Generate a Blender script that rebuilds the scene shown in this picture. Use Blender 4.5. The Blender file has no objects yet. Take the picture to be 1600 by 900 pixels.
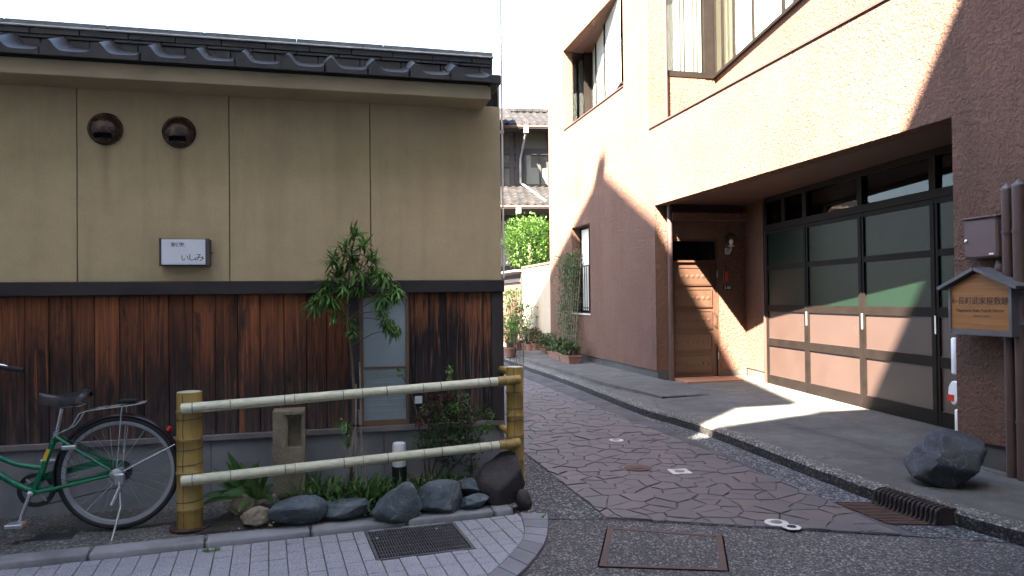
import bpy, bmesh, math, random
from mathutils import Vector, Matrix, noise as mnoise
rnd = random.Random(7)
R = math.radians
scene = bpy.context.scene
COL = scene.collection

# ------------------------------------------------------------------ camera
F_PX, EYE = 1150.0, 1.5                      # focal length for a 1600 px wide picture, eye height
PITCH, ROLL = math.atan(16 / 1150), 0.0113
fw = Vector((0, math.cos(PITCH), math.sin(PITCH)))
u0 = Vector((0, -math.sin(PITCH), math.cos(PITCH)))
r0 = Vector((1, 0, 0))
rt = r0 * math.cos(ROLL) - u0 * math.sin(ROLL)
up = r0 * math.sin(ROLL) + u0 * math.cos(ROLL)
cam_data = bpy.data.cameras.new('camera')
cam_data.sensor_width = 36.0
cam_data.lens = F_PX * 36 / 1600
cam_data.clip_start, cam_data.clip_end = 0.05, 800
cam = bpy.data.objects.new('camera', cam_data)
COL.objects.link(cam)
cam.matrix_world = Matrix(((rt.x, up.x, -fw.x, 0), (rt.y, up.y, -fw.y, 0), (rt.z, up.z, -fw.z, EYE), (0, 0, 0, 1)))
scene.camera = cam

# ------------------------------------------------------------------ sky, sun, exposure
SUN_H = Vector((0.572, 0.820))               # horizontal direction the light travels
SUN_EL = R(44.0)
sun_vec = Vector((SUN_H.x * math.cos(SUN_EL), SUN_H.y * math.cos(SUN_EL), -math.sin(SUN_EL)))
world = bpy.data.worlds.new('World')
scene.world = world
world.use_nodes = True
wn = world.node_tree.nodes
sky = wn.new('ShaderNodeTexSky')
sky.sky_type = 'NISHITA'
sky.sun_disc = False
sky.sun_elevation = SUN_EL
sky.sun_rotation = math.atan2(-SUN_H.x, -SUN_H.y)
sky.air_density, sky.dust_density, sky.ozone_density = 1.0, 2.5, 1.0
wn['Background'].inputs[1].default_value = 0.05
world.node_tree.links.new(sky.outputs[0], wn['Background'].inputs[0])
sl = bpy.data.lights.new('sun', 'SUN')
sl.energy, sl.angle, sl.color = 5.0, R(0.5), (1.0, 0.90, 0.74)
so = bpy.data.objects.new('sun', sl)
COL.objects.link(so)
so.rotation_mode = 'QUATERNION'
so.rotation_quaternion = sun_vec.to_track_quat('-Z', 'Y')
vs = scene.view_settings
vs.view_transform, vs.look, vs.gamma, vs.exposure = 'Standard', 'None', 1.0, 4.7
vs.use_curve_mapping = False
scene.cycles.use_denoising = True
scene.cycles.max_bounces = 8
scene.cycles.diffuse_bounces = 5
scene.cycles.transparent_max_bounces = 12
scene.cycles.caustics_reflective = False
scene.cycles.caustics_refractive = False

# ------------------------------------------------------------------ measuring: sight lines onto the real planes of the place
def ray(px, py):
    return fw * F_PX + rt * (px - 800) + up * (450 - py)
def G(px, py, z=0.0):
    d = ray(px, py); t = (z - EYE) / d.z
    return Vector((d.x * t, d.y * t, z))
def at(px, py, D):
    d = ray(px, py); t = D / d.y
    return Vector((d.x * t, D, EYE + d.z * t))
class Frame:                                    # a building's own axes: x along the facade, y into the building
    def __init__(s, ox, oy, rz):
        s.o, s.rz = Vector((ox, oy, 0)), rz
        s.ax = Vector((math.cos(rz), math.sin(rz), 0)); s.ay = Vector((-math.sin(rz), math.cos(rz), 0))
    def loc(s, p):
        d = p - s.o
        return Vector((d.dot(s.ax), d.dot(s.ay), p.z))
    def wld(s, x, y, z=0):
        return s.o + s.ax * x + s.ay * y + Vector((0, 0, z))
    def on(s, px, py, y=0.0):                   # sight line met with the plane y = const of this frame
        d = ray(px, py); c = Vector((0, 0, EYE))
        t = (y - (c - s.o).dot(s.ay)) / d.dot(s.ay)
        return s.loc(c + d * t)
LF = Frame(-0.078, 5.75, math.atan(0.25))                 # left house front
RF = Frame(2.33, 11.94, math.atan2(-0.9727, 0.2320))      # right house front: x runs towards the camera
_ga = -math.atan(0.1105)
_go = RF.wld(0.93, 1.444)
GF = Frame(_go.x, _go.y, RF.rz + _ga)                     # garage front

# ------------------------------------------------------------------ mesh helpers
def tag(o, label=None, cat=None, group=None, kind=None):
    for k, v in (('label', label), ('category', cat), ('group', group), ('kind', kind)):
        if v: o[k] = v
    return o
def empty(name, loc=(0, 0, 0), rz=0.0, label=None, cat=None, group=None, parent=None, kind=None):
    o = bpy.data.objects.new(name, None)
    COL.objects.link(o)
    o.location = loc; o.rotation_euler = (0, 0, rz); o.empty_display_size = 0.1
    o.parent = parent
    return tag(o, label, cat, group, kind)
class MB:
    def __init__(s): s.v, s.f, s.m = [], [], []
    def add(s, vs_, fs, mi=0):
        n = len(s.v); s.v += [tuple(a) for a in vs_]
        s.f += [tuple(i + n for i in f) for f in fs]; s.m += [mi] * len(fs)
        return s
    def box(s, x0, x1, y0, y1, z0, z1, mi=0, M=None):
        p = [Vector(c) for c in ((x0, y0, z0), (x1, y0, z0), (x1, y1, z0), (x0, y1, z0), (x0, y0, z1), (x1, y0, z1), (x1, y1, z1), (x0, y1, z1))]
        if M: p = [M @ q for q in p]
        return s.add(p, [(0, 3, 2, 1), (4, 5, 6, 7), (0, 1, 5, 4), (1, 2, 6, 5), (2, 3, 7, 6), (3, 0, 4, 7)], mi)
    def cbox(s, x0, x1, y0, y1, z0, z1, c=0.005, mi=0, M=None):      # box with chamfered edges
        p, idx = [], {}
        for i, x in enumerate((x0, x1)):
            for j, y in enumerate((y0, y1)):
                for k, z in enumerate((z0, z1)):
                    sx, sy, sz = 1 - 2 * i, 1 - 2 * j, 1 - 2 * k
                    idx[i, j, k] = len(p)
                    p += [Vector((x, y + sy * c, z + sz * c)), Vector((x + sx * c, y, z + sz * c)), Vector((x + sx * c, y + sy * c, z))]
        fs = []
        I = lambda i, j, k, a: idx[i, j, k] + a
        for i in (0, 1):
            q = [I(i, 0, 0, 0), I(i, 1, 0, 0), I(i, 1, 1, 0), I(i, 0, 1, 0)]; fs.append(q if i else q[::-1])
            q = [I(0, i, 0, 1), I(1, i, 0, 1), I(1, i, 1, 1), I(0, i, 1, 1)]; fs.append(q[::-1] if i else q)
            q = [I(0, 0, i, 2), I(1, 0, i, 2), I(1, 1, i, 2), I(0, 1, i, 2)]; fs.append(q if i else q[::-1])
        for j in (0, 1):
            for k in (0, 1):
                fs.append([I(0, j, k, 1), I(1, j, k, 1), I(1, j, k, 2), I(0, j, k, 2)])
                fs.append([I(j, 0, k, 0), I(j, 1, k, 0), I(j, 1, k, 2), I(j, 0, k, 2)])
                fs.append([I(j, k, 0, 0), I(j, k, 1, 0), I(j, k, 1, 1), I(j, k, 0, 1)])
        for key in idx: fs.append([idx[key], idx[key] + 1, idx[key] + 2])
        if M: p = [M @ q for q in p]
        return s.add(p, fs, mi)
    def tube(s, pts, rad, n=10, caps=True, mi=0, closed=False, sq=1.0):
        pts = [Vector(p) for p in pts]
        if not hasattr(rad, '__len__'): rad = [rad] * len(pts)
        N = len(pts); vs_, fs = [], []
        t = (pts[1] - pts[0]).normalized()
        a = t.orthogonal().normalized()
        for i, p in enumerate(pts):
            if closed: t2 = (pts[(i + 1) % N] - pts[i - 1]).normalized()
            else: t2 = (pts[min(i + 1, N - 1)] - pts[max(i - 1, 0)]).normalized()
            a = (a - t2 * a.dot(t2))
            a = a.normalized() if a.length > 1e-6 else t2.orthogonal().normalized()
            b = t2.cross(a)
            for k in range(n):
                w = 2 * math.pi * k / n
                vs_.append(p + (a * math.cos(w) + b * math.sin(w) * sq) * rad[i])
        for i in range(N if closed else N - 1):
            j = (i + 1) % N
            for k in range(n):
                fs.append((i * n + k, i * n + (k + 1) % n, j * n + (k + 1) % n, j * n + k))
        if caps and not closed:
            fs.append(tuple(range(n))[::-1]); fs.append(tuple((N - 1) * n + k for k in range(n)))
        return s.add(vs_, fs, mi)
    def lathe(s, prof, n=20, c=(0, 0, 0), M=None, mi=0, caps=True):             # profile of (radius, height)
        vs_, fs = [], []
        for r_, z in prof:
            for k in range(n):
                w = 2 * math.pi * k / n
                q = Vector((r_ * math.cos(w), r_ * math.sin(w), z))
                vs_.append((M @ q if M else q) + Vector(c))
        for i in range(len(prof) - 1):
            for k in range(n):
                fs.append((i * n + k, i * n + (k + 1) % n, (i + 1) * n + (k + 1) % n, (i + 1) * n + k))
        if caps and prof[0][0] > 1e-4: fs.append(tuple(range(n))[::-1])
        if caps and prof[-1][0] > 1e-4: fs.append(tuple((len(prof) - 1) * n + k for k in range(n)))
        return s.add(vs_, fs, mi)
    def prism(s, poly, z0, z1, ch=0.0, mi=0, jit=0.0):                # a flat piece with a chamfered top edge
        n = len(poly)
        cx = sum(p[0] for p in poly) / n; cy = sum(p[1] for p in poly) / n
        def ring(k, z): return [(cx + (p[0] - cx) * k, cy + (p[1] - cy) * k, z) for p in poly]
        size = max(math.hypot(p[0] - cx, p[1] - cy) for p in poly)
        rings = [ring(1, z0), ring(1, z1 - ch), ring(1 - ch * 1.3 / size, z1)] if ch else [ring(1, z0), ring(1, z1)]
        vs_ = sum(rings, []); fs = []
        for i in range(len(rings) - 1):
            for k in range(n):
                fs.append((i * n + k, i * n + (k + 1) % n, (i + 1) * n + (k + 1) % n, (i + 1) * n + k))
        fs.append(tuple((len(rings) - 1) * n + k for k in range(n)))
        return s.add(vs_, fs, mi)
    def mesh(s, name, mats, smooth=None):
        me = bpy.data.meshes.new(name)
        me.from_pydata(s.v, [], s.f)
        for m_ in (mats if isinstance(mats, (list, tuple)) else [mats]): me.materials.append(m_)
        if any(s.m):
            for p, i in zip(me.polygons, s.m): p.material_index = i
        if smooth:
            for p in me.polygons: p.use_smooth = True
            me.set_sharp_from_angle(angle=R(smooth))
        me.update()
        return me
    def build(s, name, mats, parent=None, smooth=None, loc=(0, 0, 0), rz=0.0, **kw):
        o = bpy.data.objects.new(name, s.mesh(name, mats, smooth))
        COL.objects.link(o); o.parent = parent
        o.location = loc; o.rotation_euler = (0, 0, rz)
        return tag(o, **kw)
def link_mesh(name, me, parent=None, loc=(0, 0, 0), rot=(0, 0, 0), scale=(1, 1, 1), **kw):
    o = bpy.data.objects.new(name, me); COL.objects.link(o)
    o.parent = parent; o.location = loc; o.rotation_euler = rot; o.scale = scale
    return tag(o, **kw)
def clip(poly, a, b):                           # keep what lies left of the line a -> b
    out = []; n = len(poly)
    sd = lambda p: (b[0] - a[0]) * (p[1] - a[1]) - (b[1] - a[1]) * (p[0] - a[0])
    for i in range(n):
        p, q = poly[i], poly[(i + 1) % n]; sp, sq_ = sd(p), sd(q)
        if sp >= 0: out.append(p)
        if sp * sq_ < 0:
            t = sp / (sp - sq_); out.append((p[0] + (q[0] - p[0]) * t, p[1] + (q[1] - p[1]) * t))
    return out
def area(poly): return 0.5 * sum(poly[i - 1][0] * p[1] - p[0] * poly[i - 1][1] for i, p in enumerate(poly))
def shrink(poly, d):                            # inset a convex polygon
    out = poly
    for i in range(len(poly)):
        a, b = poly[i], poly[(i + 1) % len(poly)]
        L = math.hypot(b[0] - a[0], b[1] - a[1])
        if L < 1e-6: continue
        nx, ny = -(b[1] - a[1]) / L * d, (b[0] - a[0]) / L * d
        out = clip(out, (a[0] + nx, a[1] + ny), (b[0] + nx, b[1] + ny))
        if len(out) < 3: return []
    return out
def wall_holes(mb, x0, x1, z0, z1, holes, depth, y=0.0, mi=0):       # a wall slab in the x-z plane with real openings
    xs = sorted({x0, x1} | {h[i] for h in holes for i in (0, 1) if x0 < h[i] < x1})
    zs = sorted({z0, z1} | {h[i] for h in holes for i in (2, 3) if z0 < h[i] < z1})
    solid = lambda i, k: 0 <= i < len(xs) - 1 and 0 <= k < len(zs) - 1 and not any(
        h[0] <= (xs[i] + xs[i + 1]) / 2 <= h[1] and h[2] <= (zs[k] + zs[k + 1]) / 2 <= h[3] for h in holes)
    for i in range(len(xs) - 1):
        for k in range(len(zs) - 1):
            if not solid(i, k): continue
            a, b, c, d = xs[i], xs[i + 1], zs[k], zs[k + 1]
            mb.add([(a, y, c), (b, y, c), (b, y, d), (a, y, d)], [(0, 1, 2, 3)], mi)
            mb.add([(a, y + depth, c), (b, y + depth, c), (b, y + depth, d), (a, y + depth, d)], [(3, 2, 1, 0)], mi)
            if not solid(i - 1, k): mb.add([(a, y, c), (a, y, d), (a, y + depth, d), (a, y + depth, c)], [(0, 1, 2, 3)], mi)
            if not solid(i + 1, k): mb.add([(b, y, c), (b, y, d), (b, y + depth, d), (b, y + depth, c)], [(3, 2, 1, 0)], mi)
            if not solid(i, k - 1): mb.add([(a, y, c), (b, y, c), (b, y + depth, c), (a, y + depth, c)], [(3, 2, 1, 0)], mi)
            if not solid(i, k + 1): mb.add([(a, y, d), (b, y, d), (b, y + depth, d), (a, y + depth, d)], [(0, 1, 2, 3)], mi)
    return mb
def text(name, body, size, mat, parent, M, align='CENTER', sx=1.0, ext=0.0006):
    cu = bpy.data.curves.new(name, 'FONT')
    cu.body, cu.size, cu.align_x, cu.align_y, cu.extrude = body, size, align, 'CENTER', ext
    tmp = bpy.data.objects.new(name, cu); COL.objects.link(tmp)
    bpy.context.view_layer.update()
    me = bpy.data.meshes.new_from_object(tmp.evaluated_get(bpy.context.evaluated_depsgraph_get()))
    bpy.data.objects.remove(tmp)
    me.materials.clear(); me.materials.append(mat)
    me.transform(M @ Matrix.Diagonal((sx, 1, 1, 1)))
    o = bpy.data.objects.new(name, me); COL.objects.link(o); o.parent = parent
    return o
def smooth_path(pts, k=6):                      # Catmull-Rom through the points
    P = [Vector(p) for p in pts]; out = []
    for i in range(len(P) - 1):
        a, b, c, d = P[max(i - 1, 0)], P[i], P[i + 1], P[min(i + 2, len(P) - 1)]
        for j in range(k):
            t = j / k
            out.append(0.5 * ((2 * b) + (c - a) * t + (2 * a - 5 * b + 4 * c - d) * t * t + (3 * b - a - 3 * c + d) * t ** 3))
    return out + [P[-1]]

# ------------------------------------------------------------------ materials
class NT:
    def __init__(s, name):
        s.m = bpy.data.materials.new(name); s.m.use_nodes = True
        s.t = s.m.node_tree; s.b = s.t.nodes['Principled BSDF']
    def n(s, typ, **kw):
        x = s.t.nodes.new('ShaderNode' + typ)
        for k, v in kw.items():
            if k.startswith('i_'): x.inputs[k[2:].replace('_', ' ')].default_value = v
            else: setattr(x, k, v)
        return x
    def l(s, a, b): s.t.links.new(a, b)
    def pos(s, scale=(1, 1, 1), obj=False, rand=0.0):
        mp = s.n('Mapping'); mp.inputs['Scale'].default_value = scale
        s.l(s.n('TexCoord').outputs['Object'] if obj else s.n('NewGeometry').outputs['Position'], mp.inputs[0])
        if rand:
            oi = s.n('ObjectInfo'); mu = s.n('Math', operation='MULTIPLY'); mu.inputs[1].default_value = rand
            s.l(oi.outputs['Random'], mu.inputs[0])
            ad = s.n('VectorMath', operation='ADD'); s.l(mp.outputs[0], ad.inputs[0]); s.l(mu.outputs[0], ad.inputs[1])
            return ad.outputs[0]
        return mp.outputs[0]
    def noise(s, vec, scale, detail=5, rough=0.55, dist=0.0):
        x = s.n('TexNoise'); s.l(vec, x.inputs['Vector'])
        x.inputs['Scale'].default_value = scale; x.inputs['Detail'].default_value = detail
        x.inputs['Roughness'].default_value = rough; x.inputs['Distortion'].default_value = dist
        return x.outputs['Fac']
    def ramp(s, fac, stops, interp='LINEAR'):
        x = s.n('ValToRGB'); s.l(fac, x.inputs[0]); e = x.color_ramp.elements; x.color_ramp.interpolation = interp
        while len(e) < len(stops): e.new(0.5)
        for a, (p, c) in zip(e, stops):
            a.position = p; a.color = (c, c, c, 1) if not hasattr(c, '__len__') else (*c, 1)
        return x.outputs[0]
    def mix(s, fac, a, b, mode='MIX'):
        x = s.n('MixRGB', blend_type=mode)
        for sock, v in zip(x.inputs, (fac, a, b)):
            if isinstance(v, (int, float)): sock.default_value = v
            elif isinstance(v, tuple): sock.default_value = (*v, 1)
            else: s.l(v, sock)
        return x.outputs[0]
    def math(s, op, a, b=0.0):
        x = s.n('Math', operation=op)
        for sock, v in zip(x.inputs, (a, b)):
            if isinstance(v, (int, float)): sock.default_value = v
            else: s.l(v, sock)
        return x.outputs[0]
    def bump(s, h, strength=0.5, dist=0.01, prev=None):
        x = s.n('Bump'); x.inputs['Strength'].default_value = strength; x.inputs['Distance'].default_value = dist
        s.l(h, x.inputs['Height'])
        if prev is not None: s.l(prev, x.inputs['Normal'])
        return x.outputs[0]
    def done(s, col, rough=0.7, bump=None, metal=0.0, spec=0.5):
        if isinstance(col, tuple): s.b.inputs['Base Color'].default_value = (*col, 1)
        else: s.l(col, s.b.inputs['Base Color'])
        if isinstance(rough, (int, float)): s.b.inputs['Roughness'].default_value = rough
        else: s.l(rough, s.b.inputs['Roughness'])
        s.b.inputs['Metallic'].default_value = metal
        s.b.inputs['Specular IOR Level'].default_value = spec
        if bump is not None: s.l(bump, s.b.inputs['Normal'])
        return s.m
def sc(c, k): return tuple(min(1.0, x * k) for x in c)
def plain(name, col, rough=0.6, var=0.25, scale=6.0, bump=0.15, bscale=60.0, metal=0.0, spec=0.5, obj=False, rand=0.0, dirt=None, dscale=1.3, bdist=0.004):
    t = NT(name); p = t.pos(obj=obj, rand=rand * 10 if rand else 0)
    n1 = t.noise(p, scale); n2 = t.noise(p, bscale, 4)
    c = t.mix(t.ramp(n1, [(0.25, 0.0), (0.75, 1.0)]), sc(col, 1 - var), sc(col, 1 + var))
    if dirt: c = t.mix(t.ramp(t.noise(p, dscale, 6, 0.65), [(0.48, 0.0), (0.72, 0.75)]), c, dirt)
    if rand:
        oi = t.n('ObjectInfo'); v = t.ramp(oi.outputs['Random'], [(0, 1 - rand), (1, 1 + rand)])
        c = t.mix(1.0, c, v, 'MULTIPLY')
    rr = t.math('ADD', t.math('MULTIPLY', n1, 0.2), rough - 0.1)
    return t.done(c, rr, t.bump(n2, bump, bdist) if bump else None, metal, spec)

M = {}
VENTS = [(LF.on(165, 202).x, LF.on(165, 202).z), (LF.on(280, 207).x, LF.on(280, 207).z)]
# sand coloured trowelled plaster with rain streaks
t = NT('beige_plaster'); p = t.pos(obj=True)
fine = t.noise(p, 130, 3); blot = t.noise(p, 1.1, 6, 0.6); strk = t.noise(t.pos((4.5, 4.5, 0.45), obj=True), 1.0, 7, 0.68, 0.4); mott = t.noise(p, 7, 6, 0.7)
c = t.mix(t.ramp(blot, [(0.3, 0.0), (0.7, 1.0)]), (0.51, 0.395, 0.225), (0.62, 0.485, 0.29))
c = t.mix(t.ramp(mott, [(0.35, 0.30), (0.6, 0.0)]), c, (0.40, 0.31, 0.19))
c = t.mix(t.ramp(fine, [(0.35, 0.35), (0.65, 0.0)]), c, (0.28, 0.225, 0.145))
c = t.mix(t.ramp(strk, [(0.46, 0.0), (0.74, 0.5)]), c, (0.34, 0.265, 0.165))
xyz = t.n('SeparateXYZ'); t.l(p, xyz.inputs[0])
for vx, vz in VENTS:                            # rust runs below the vents
    dx = t.math('ABSOLUTE', t.math('SUBTRACT', t.math('ADD', xyz.outputs[0], t.math('MULTIPLY', t.math('SUBTRACT', mott, 0.5), 0.05)), vx))
    mx_ = t.ramp(t.math('MULTIPLY', dx, 10), [(0.0, 1.0), (0.55, 0.0)]); dz = t.math('MULTIPLY', t.math('SUBTRACT', vz, xyz.outputs[2]), 1.4)
    mz_ = t.ramp(dz, [(0.0, 0.0), (0.10, 1.0), (0.9, 0.0)])
    k_ = t.math('MULTIPLY', t.math('MULTIPLY', mx_, mz_), t.ramp(strk, [(0.3, 0.5), (0.6, 0.9)]))
    c = t.mix(t.math('MULTIPLY', k_, 0.85), c, (0.26, 0.17, 0.10))
M['plaster'] = t.done(c, 0.9, t.bump(t.math('ADD', fine, t.math('MULTIPLY', mott, 0.5)), 0.6, 0.006), spec=0.2)
# rust-pink sprayed stucco with ragged lumps
t = NT('pink_stucco'); p = t.pos()
lump = t.noise(p, 26, 4, 0.6, 0.6); vor = t.n('TexVoronoi', feature='F1'); t.l(p, vor.inputs['Vector']); vor.inputs['Scale'].default_value = 34
hgt = t.math('ADD', t.ramp(lump, [(0.42, 0.0), (0.52, 0.7), (0.75, 1.0)]), t.math('MULTIPLY', vor.outputs['Distance'], 0.35))
big = t.noise(p, 0.9, 5)
c = t.mix(t.ramp(big, [(0.3, 0.0), (0.7, 1.0)]), (0.108, 0.058, 0.041), (0.136, 0.076, 0.054))
stk = t.noise(t.pos((2.6, 2.6, 0.45)), 1.0, 7, 0.68, 0.6); c = t.mix(t.ramp(stk, [(0.48, 0.0), (0.76, 0.5)]), c, (0.058, 0.034, 0.027))
c = t.mix(t.ramp(lump, [(0.3, 0.35), (0.5, 0.0)]), c, (0.055, 0.034, 0.031))
M['stucco'] = t.done(c, 0.85, t.bump(hgt, 0.85, 0.016), spec=0.25)
# old cedar boards: bare red-brown under the beam, black stain, grey towards the splash zone
def board_mat(name, red, dark, grey, zlo, zmid, zhi, black):
    t = NT(name); pr = t.pos((1, 1, 1), rand=37.0); g = t.pos((38, 38, 1.2), rand=37.0)
    grain = t.noise(g, 1.0, 7, 0.62, 1.4); wave = t.noise(t.pos((16, 16, 2.2), rand=37.0), 1.0, 5, 0.6, 2.2)
    z = t.n('SeparateXYZ'); t.l(t.n('NewGeometry').outputs['Position'], z.inputs[0])
    oi = t.n('ObjectInfo').outputs['Random']
    zz = t.math('ADD', t.math('ADD', z.outputs[2], t.math('MULTIPLY', t.math('SUBTRACT', wave, 0.5), 0.75)), t.math('MULTIPLY', t.math('SUBTRACT', oi, 0.5), 0.22))
    up_ = t.n('MapRange'); t.l(zz, up_.inputs[0]); up_.inputs[1].default_value = zmid; up_.inputs[2].default_value = zhi
    lo_ = t.n('MapRange'); t.l(zz, lo_.inputs[0]); lo_.inputs[1].default_value = zlo; lo_.inputs[2].default_value = zmid
    c = t.mix(lo_.outputs[0], grey, dark); c = t.mix(up_.outputs[0], c, red)
    c = t.mix(t.ramp(grain, [(0.36, 0.75), (0.5, 0.0)]), c, sc(dark, 0.55))
    c = t.mix(t.ramp(grain, [(0.56, 0.0), (0.72, 0.75)]), c, sc(red, 2.0))
    st = t.noise(t.pos((7, 7, 1.6), rand=37.0), 1.0, 6, 0.6, 1.0)
    c = t.mix(t.ramp(st, [(black, 0.0), (black + 0.12, 0.85)]), c, (0.012, 0.010, 0.012))
    v = t.ramp(oi, [(0, 0.72), (1, 1.3)]); c = t.mix(1.0, c, v, 'MULTIPLY')
    return t.done(c, 0.75, t.bump(grain, 0.5, 0.004), spec=0.3)
M['board'] = board_mat('cedar_board', (0.165, 0.054, 0.021), (0.034, 0.019, 0.016), (0.080, 0.060, 0.055), 0.50, 0.95, 1.40, 0.55)
M['board_burnt'] = board_mat('scorched_board', (0.24, 0.085, 0.035), (0.020, 0.017, 0.018), (0.055, 0.047, 0.050), 0.50, 1.10, 1.42, 0.52)
M['beam'] = plain('dark_beam', (0.030, 0.025, 0.025), 0.7, 0.5, 3, 0.4, 40, rand=0.25)
M['greywood'] = plain('grey_wood', (0.17, 0.15, 0.145), 0.8, 0.3, 5, 0.4, 50)
M['brownwood'] = plain('brown_wood', (0.15, 0.085, 0.05), 0.6, 0.3, 5, 0.3, 50)
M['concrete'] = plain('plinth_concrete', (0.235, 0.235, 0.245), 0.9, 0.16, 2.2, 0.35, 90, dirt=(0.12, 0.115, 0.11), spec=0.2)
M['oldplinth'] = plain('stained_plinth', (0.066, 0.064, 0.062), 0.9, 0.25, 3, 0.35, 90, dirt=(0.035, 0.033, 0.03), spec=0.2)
M['darkmetal'] = plain('dark_metal', (0.02, 0.02, 0.022), 0.5, 0.2)
M['tile'] = plain('smoked_tile', (0.028, 0.0250, 0.0235), 0.5, 0.35, 9, 0.15, 70, rand=0.2, dirt=(0.040, 0.038, 0.036), dscale=4)
M['cap'] = plain('pale_ridge_cap', (0.42, 0.42, 0.40), 0.55, 0.2, 6, 0.1)
M['ridgegrey'] = plain('grey_ridge_cap', (0.15, 0.148, 0.14), 0.7, 0.3, 6, 0.2)
M['fascia'] = plain('fascia_plaster', (0.50, 0.405, 0.26), 0.9, 0.15, 3, 0.5, 130, spec=0.2)
M['vent'] = plain('bronze_vent', (0.11, 0.075, 0.058), 0.27, 0.5, 14, 0.1, 40, metal=0.75)
M['black'] = plain('black_void', (0.008, 0.008, 0.009), 0.9, 0.2)
M['acrylic'] = plain('white_acrylic', (0.72, 0.74, 0.78), 0.35, 0.05, 8, 0)
M['signframe'] = plain('sign_frame', (0.075, 0.055, 0.06), 0.5, 0.15)
M['ink'] = plain('grey_ink', (0.05, 0.06, 0.08), 0.7, 0.2, 30, 0)
M['blackink'] = plain('black_ink', (0.015, 0.013, 0.012), 0.7, 0.2, 30, 0)
M['white'] = plain('white_enamel', (0.72, 0.72, 0.71), 0.4, 0.06, 8, 0.05)
M['chrome'] = plain('chrome', (0.62, 0.63, 0.65), 0.22, 0.1, 20, 0, metal=1.0)
M['alu'] = plain('grey_aluminium', (0.38, 0.39, 0.41), 0.45, 0.1, 20, 0, metal=0.7)
M['rubber'] = plain('rubber', (0.017, 0.017, 0.02), 0.75, 0.3, 30, 0.2)
M['green'] = plain('green_paint', (0.008, 0.135, 0.062), 0.28, 0.12, 9, 0)
M['mudguard'] = plain('mudguard', (0.035, 0.02, 0.022), 0.35, 0.15)
M['red'] = plain('red_plastic', (0.45, 0.03, 0.02), 0.3, 0.1)
M['orange'] = plain('orange_plastic', (0.6, 0.2, 0.02), 0.35, 0.1)
M['leather'] = plain('saddle_vinyl', (0.022, 0.02, 0.025), 0.38, 0.2, 20, 0.2, 200)
def bamboo_mat(name, c1, c2, axis=(60, 60, 4)):
    t = NT(name); g = t.noise(t.pos(axis), 1.0, 5, 0.6); b_ = t.noise(t.pos(), 5, 6, 0.65); s2 = t.noise(t.pos(), 26, 5, 0.7)
    c = t.mix(t.ramp(b_, [(0.3, 0.0), (0.7, 1.0)]), c1, c2); c = t.mix(t.ramp(g, [(0.5, 0.0), (0.75, 0.5)]), c, sc(c1, 0.5))
    c = t.mix(t.ramp(s2, [(0.56, 0.0), (0.75, 0.5)]), c, (0.17, 0.15, 0.11))
    return t.done(c, 0.45, t.bump(g, 0.15, 0.003))
M['bamboo'] = bamboo_mat('yellow_bamboo', (0.28, 0.175, 0.038), (0.37, 0.255, 0.075))
M['bamboo_pale'] = bamboo_mat('bleached_bamboo', (0.50, 0.485, 0.34), (0.62, 0.61, 0.46), (4, 60, 60))
M['bamboo_cut'] = plain('bamboo_cut_end', (0.20, 0.12, 0.05), 0.8)
M['wire'] = plain('black_wire', (0.03, 0.03, 0.032), 0.6)
def rock_mat(name, c1, c2, vein=None):
    t = NT(name); p = t.pos(); a = t.noise(p, 4.5, 8, 0.65, 0.4); b_ = t.noise(p, 30, 6, 0.7)
    c = t.mix(t.ramp(a, [(0.3, 0.0), (0.7, 1.0)]), c1, c2); c = t.mix(t.ramp(b_, [(0.55, 0.0), (0.75, 0.5)]), c, sc(c2, 1.8))
    if vein:
        w = t.n('TexVoronoi', feature='DISTANCE_TO_EDGE'); t.l(t.mix(0.22, p, t.noise(p, 5, 4), 'ADD'), w.inputs['Vector']); w.inputs['Scale'].default_value = 4.2
        c = t.mix(t.ramp(w.outputs['Distance'], [(0.0, 0.55), (0.018, 0.0)]), c, vein)
    big = t.noise(p, 2.3, 6, 0.7); c = t.mix(t.ramp(big, [(0.5, 0.0), (0.68, 0.6)]), c, (c1[0] * 1.3, c1[1] * 1.35, c1[2] * 0.9))
    lich = t.noise(p, 17, 7, 0.75, 0.8); c = t.mix(t.ramp(lich, [(0.60, 0.0), (0.66, 0.65)]), c, sc(c2, 1.9))
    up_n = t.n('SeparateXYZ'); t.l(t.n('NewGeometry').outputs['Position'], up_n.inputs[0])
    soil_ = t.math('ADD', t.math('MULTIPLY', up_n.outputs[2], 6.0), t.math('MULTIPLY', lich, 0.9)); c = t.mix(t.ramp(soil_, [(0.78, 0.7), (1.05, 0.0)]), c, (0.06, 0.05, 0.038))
    h = t.math('ADD', a, t.math('ADD', t.math('MULTIPLY', b_, 0.45), t.math('MULTIPLY', lich, 0.3)))
    return t.done(c, 0.75, t.bump(h, 0.8, 0.02), spec=0.35)
M['rock_blue'] = rock_mat('blue_grey_rock', (0.050, 0.066, 0.078), (0.105, 0.128, 0.140), (0.22, 0.23, 0.22))
M['rock_black'] = rock_mat('blue_black_rock', (0.025, 0.028, 0.036), (0.058, 0.062, 0.074), (0.13, 0.135, 0.14))
M['rock_tan'] = rock_mat('tan_rock', (0.155, 0.125, 0.085), (0.28, 0.235, 0.17))
M['rock_brown'] = rock_mat('dark_boulder', (0.022, 0.019, 0.021), (0.055, 0.047, 0.049))
M['rock_mauve'] = rock_mat('mauve_rock', (0.10, 0.09, 0.105), (0.19, 0.17, 0.19))
M['sandstone'] = rock_mat('old_sandstone', (0.14, 0.115, 0.078), (0.25, 0.21, 0.15))
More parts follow.
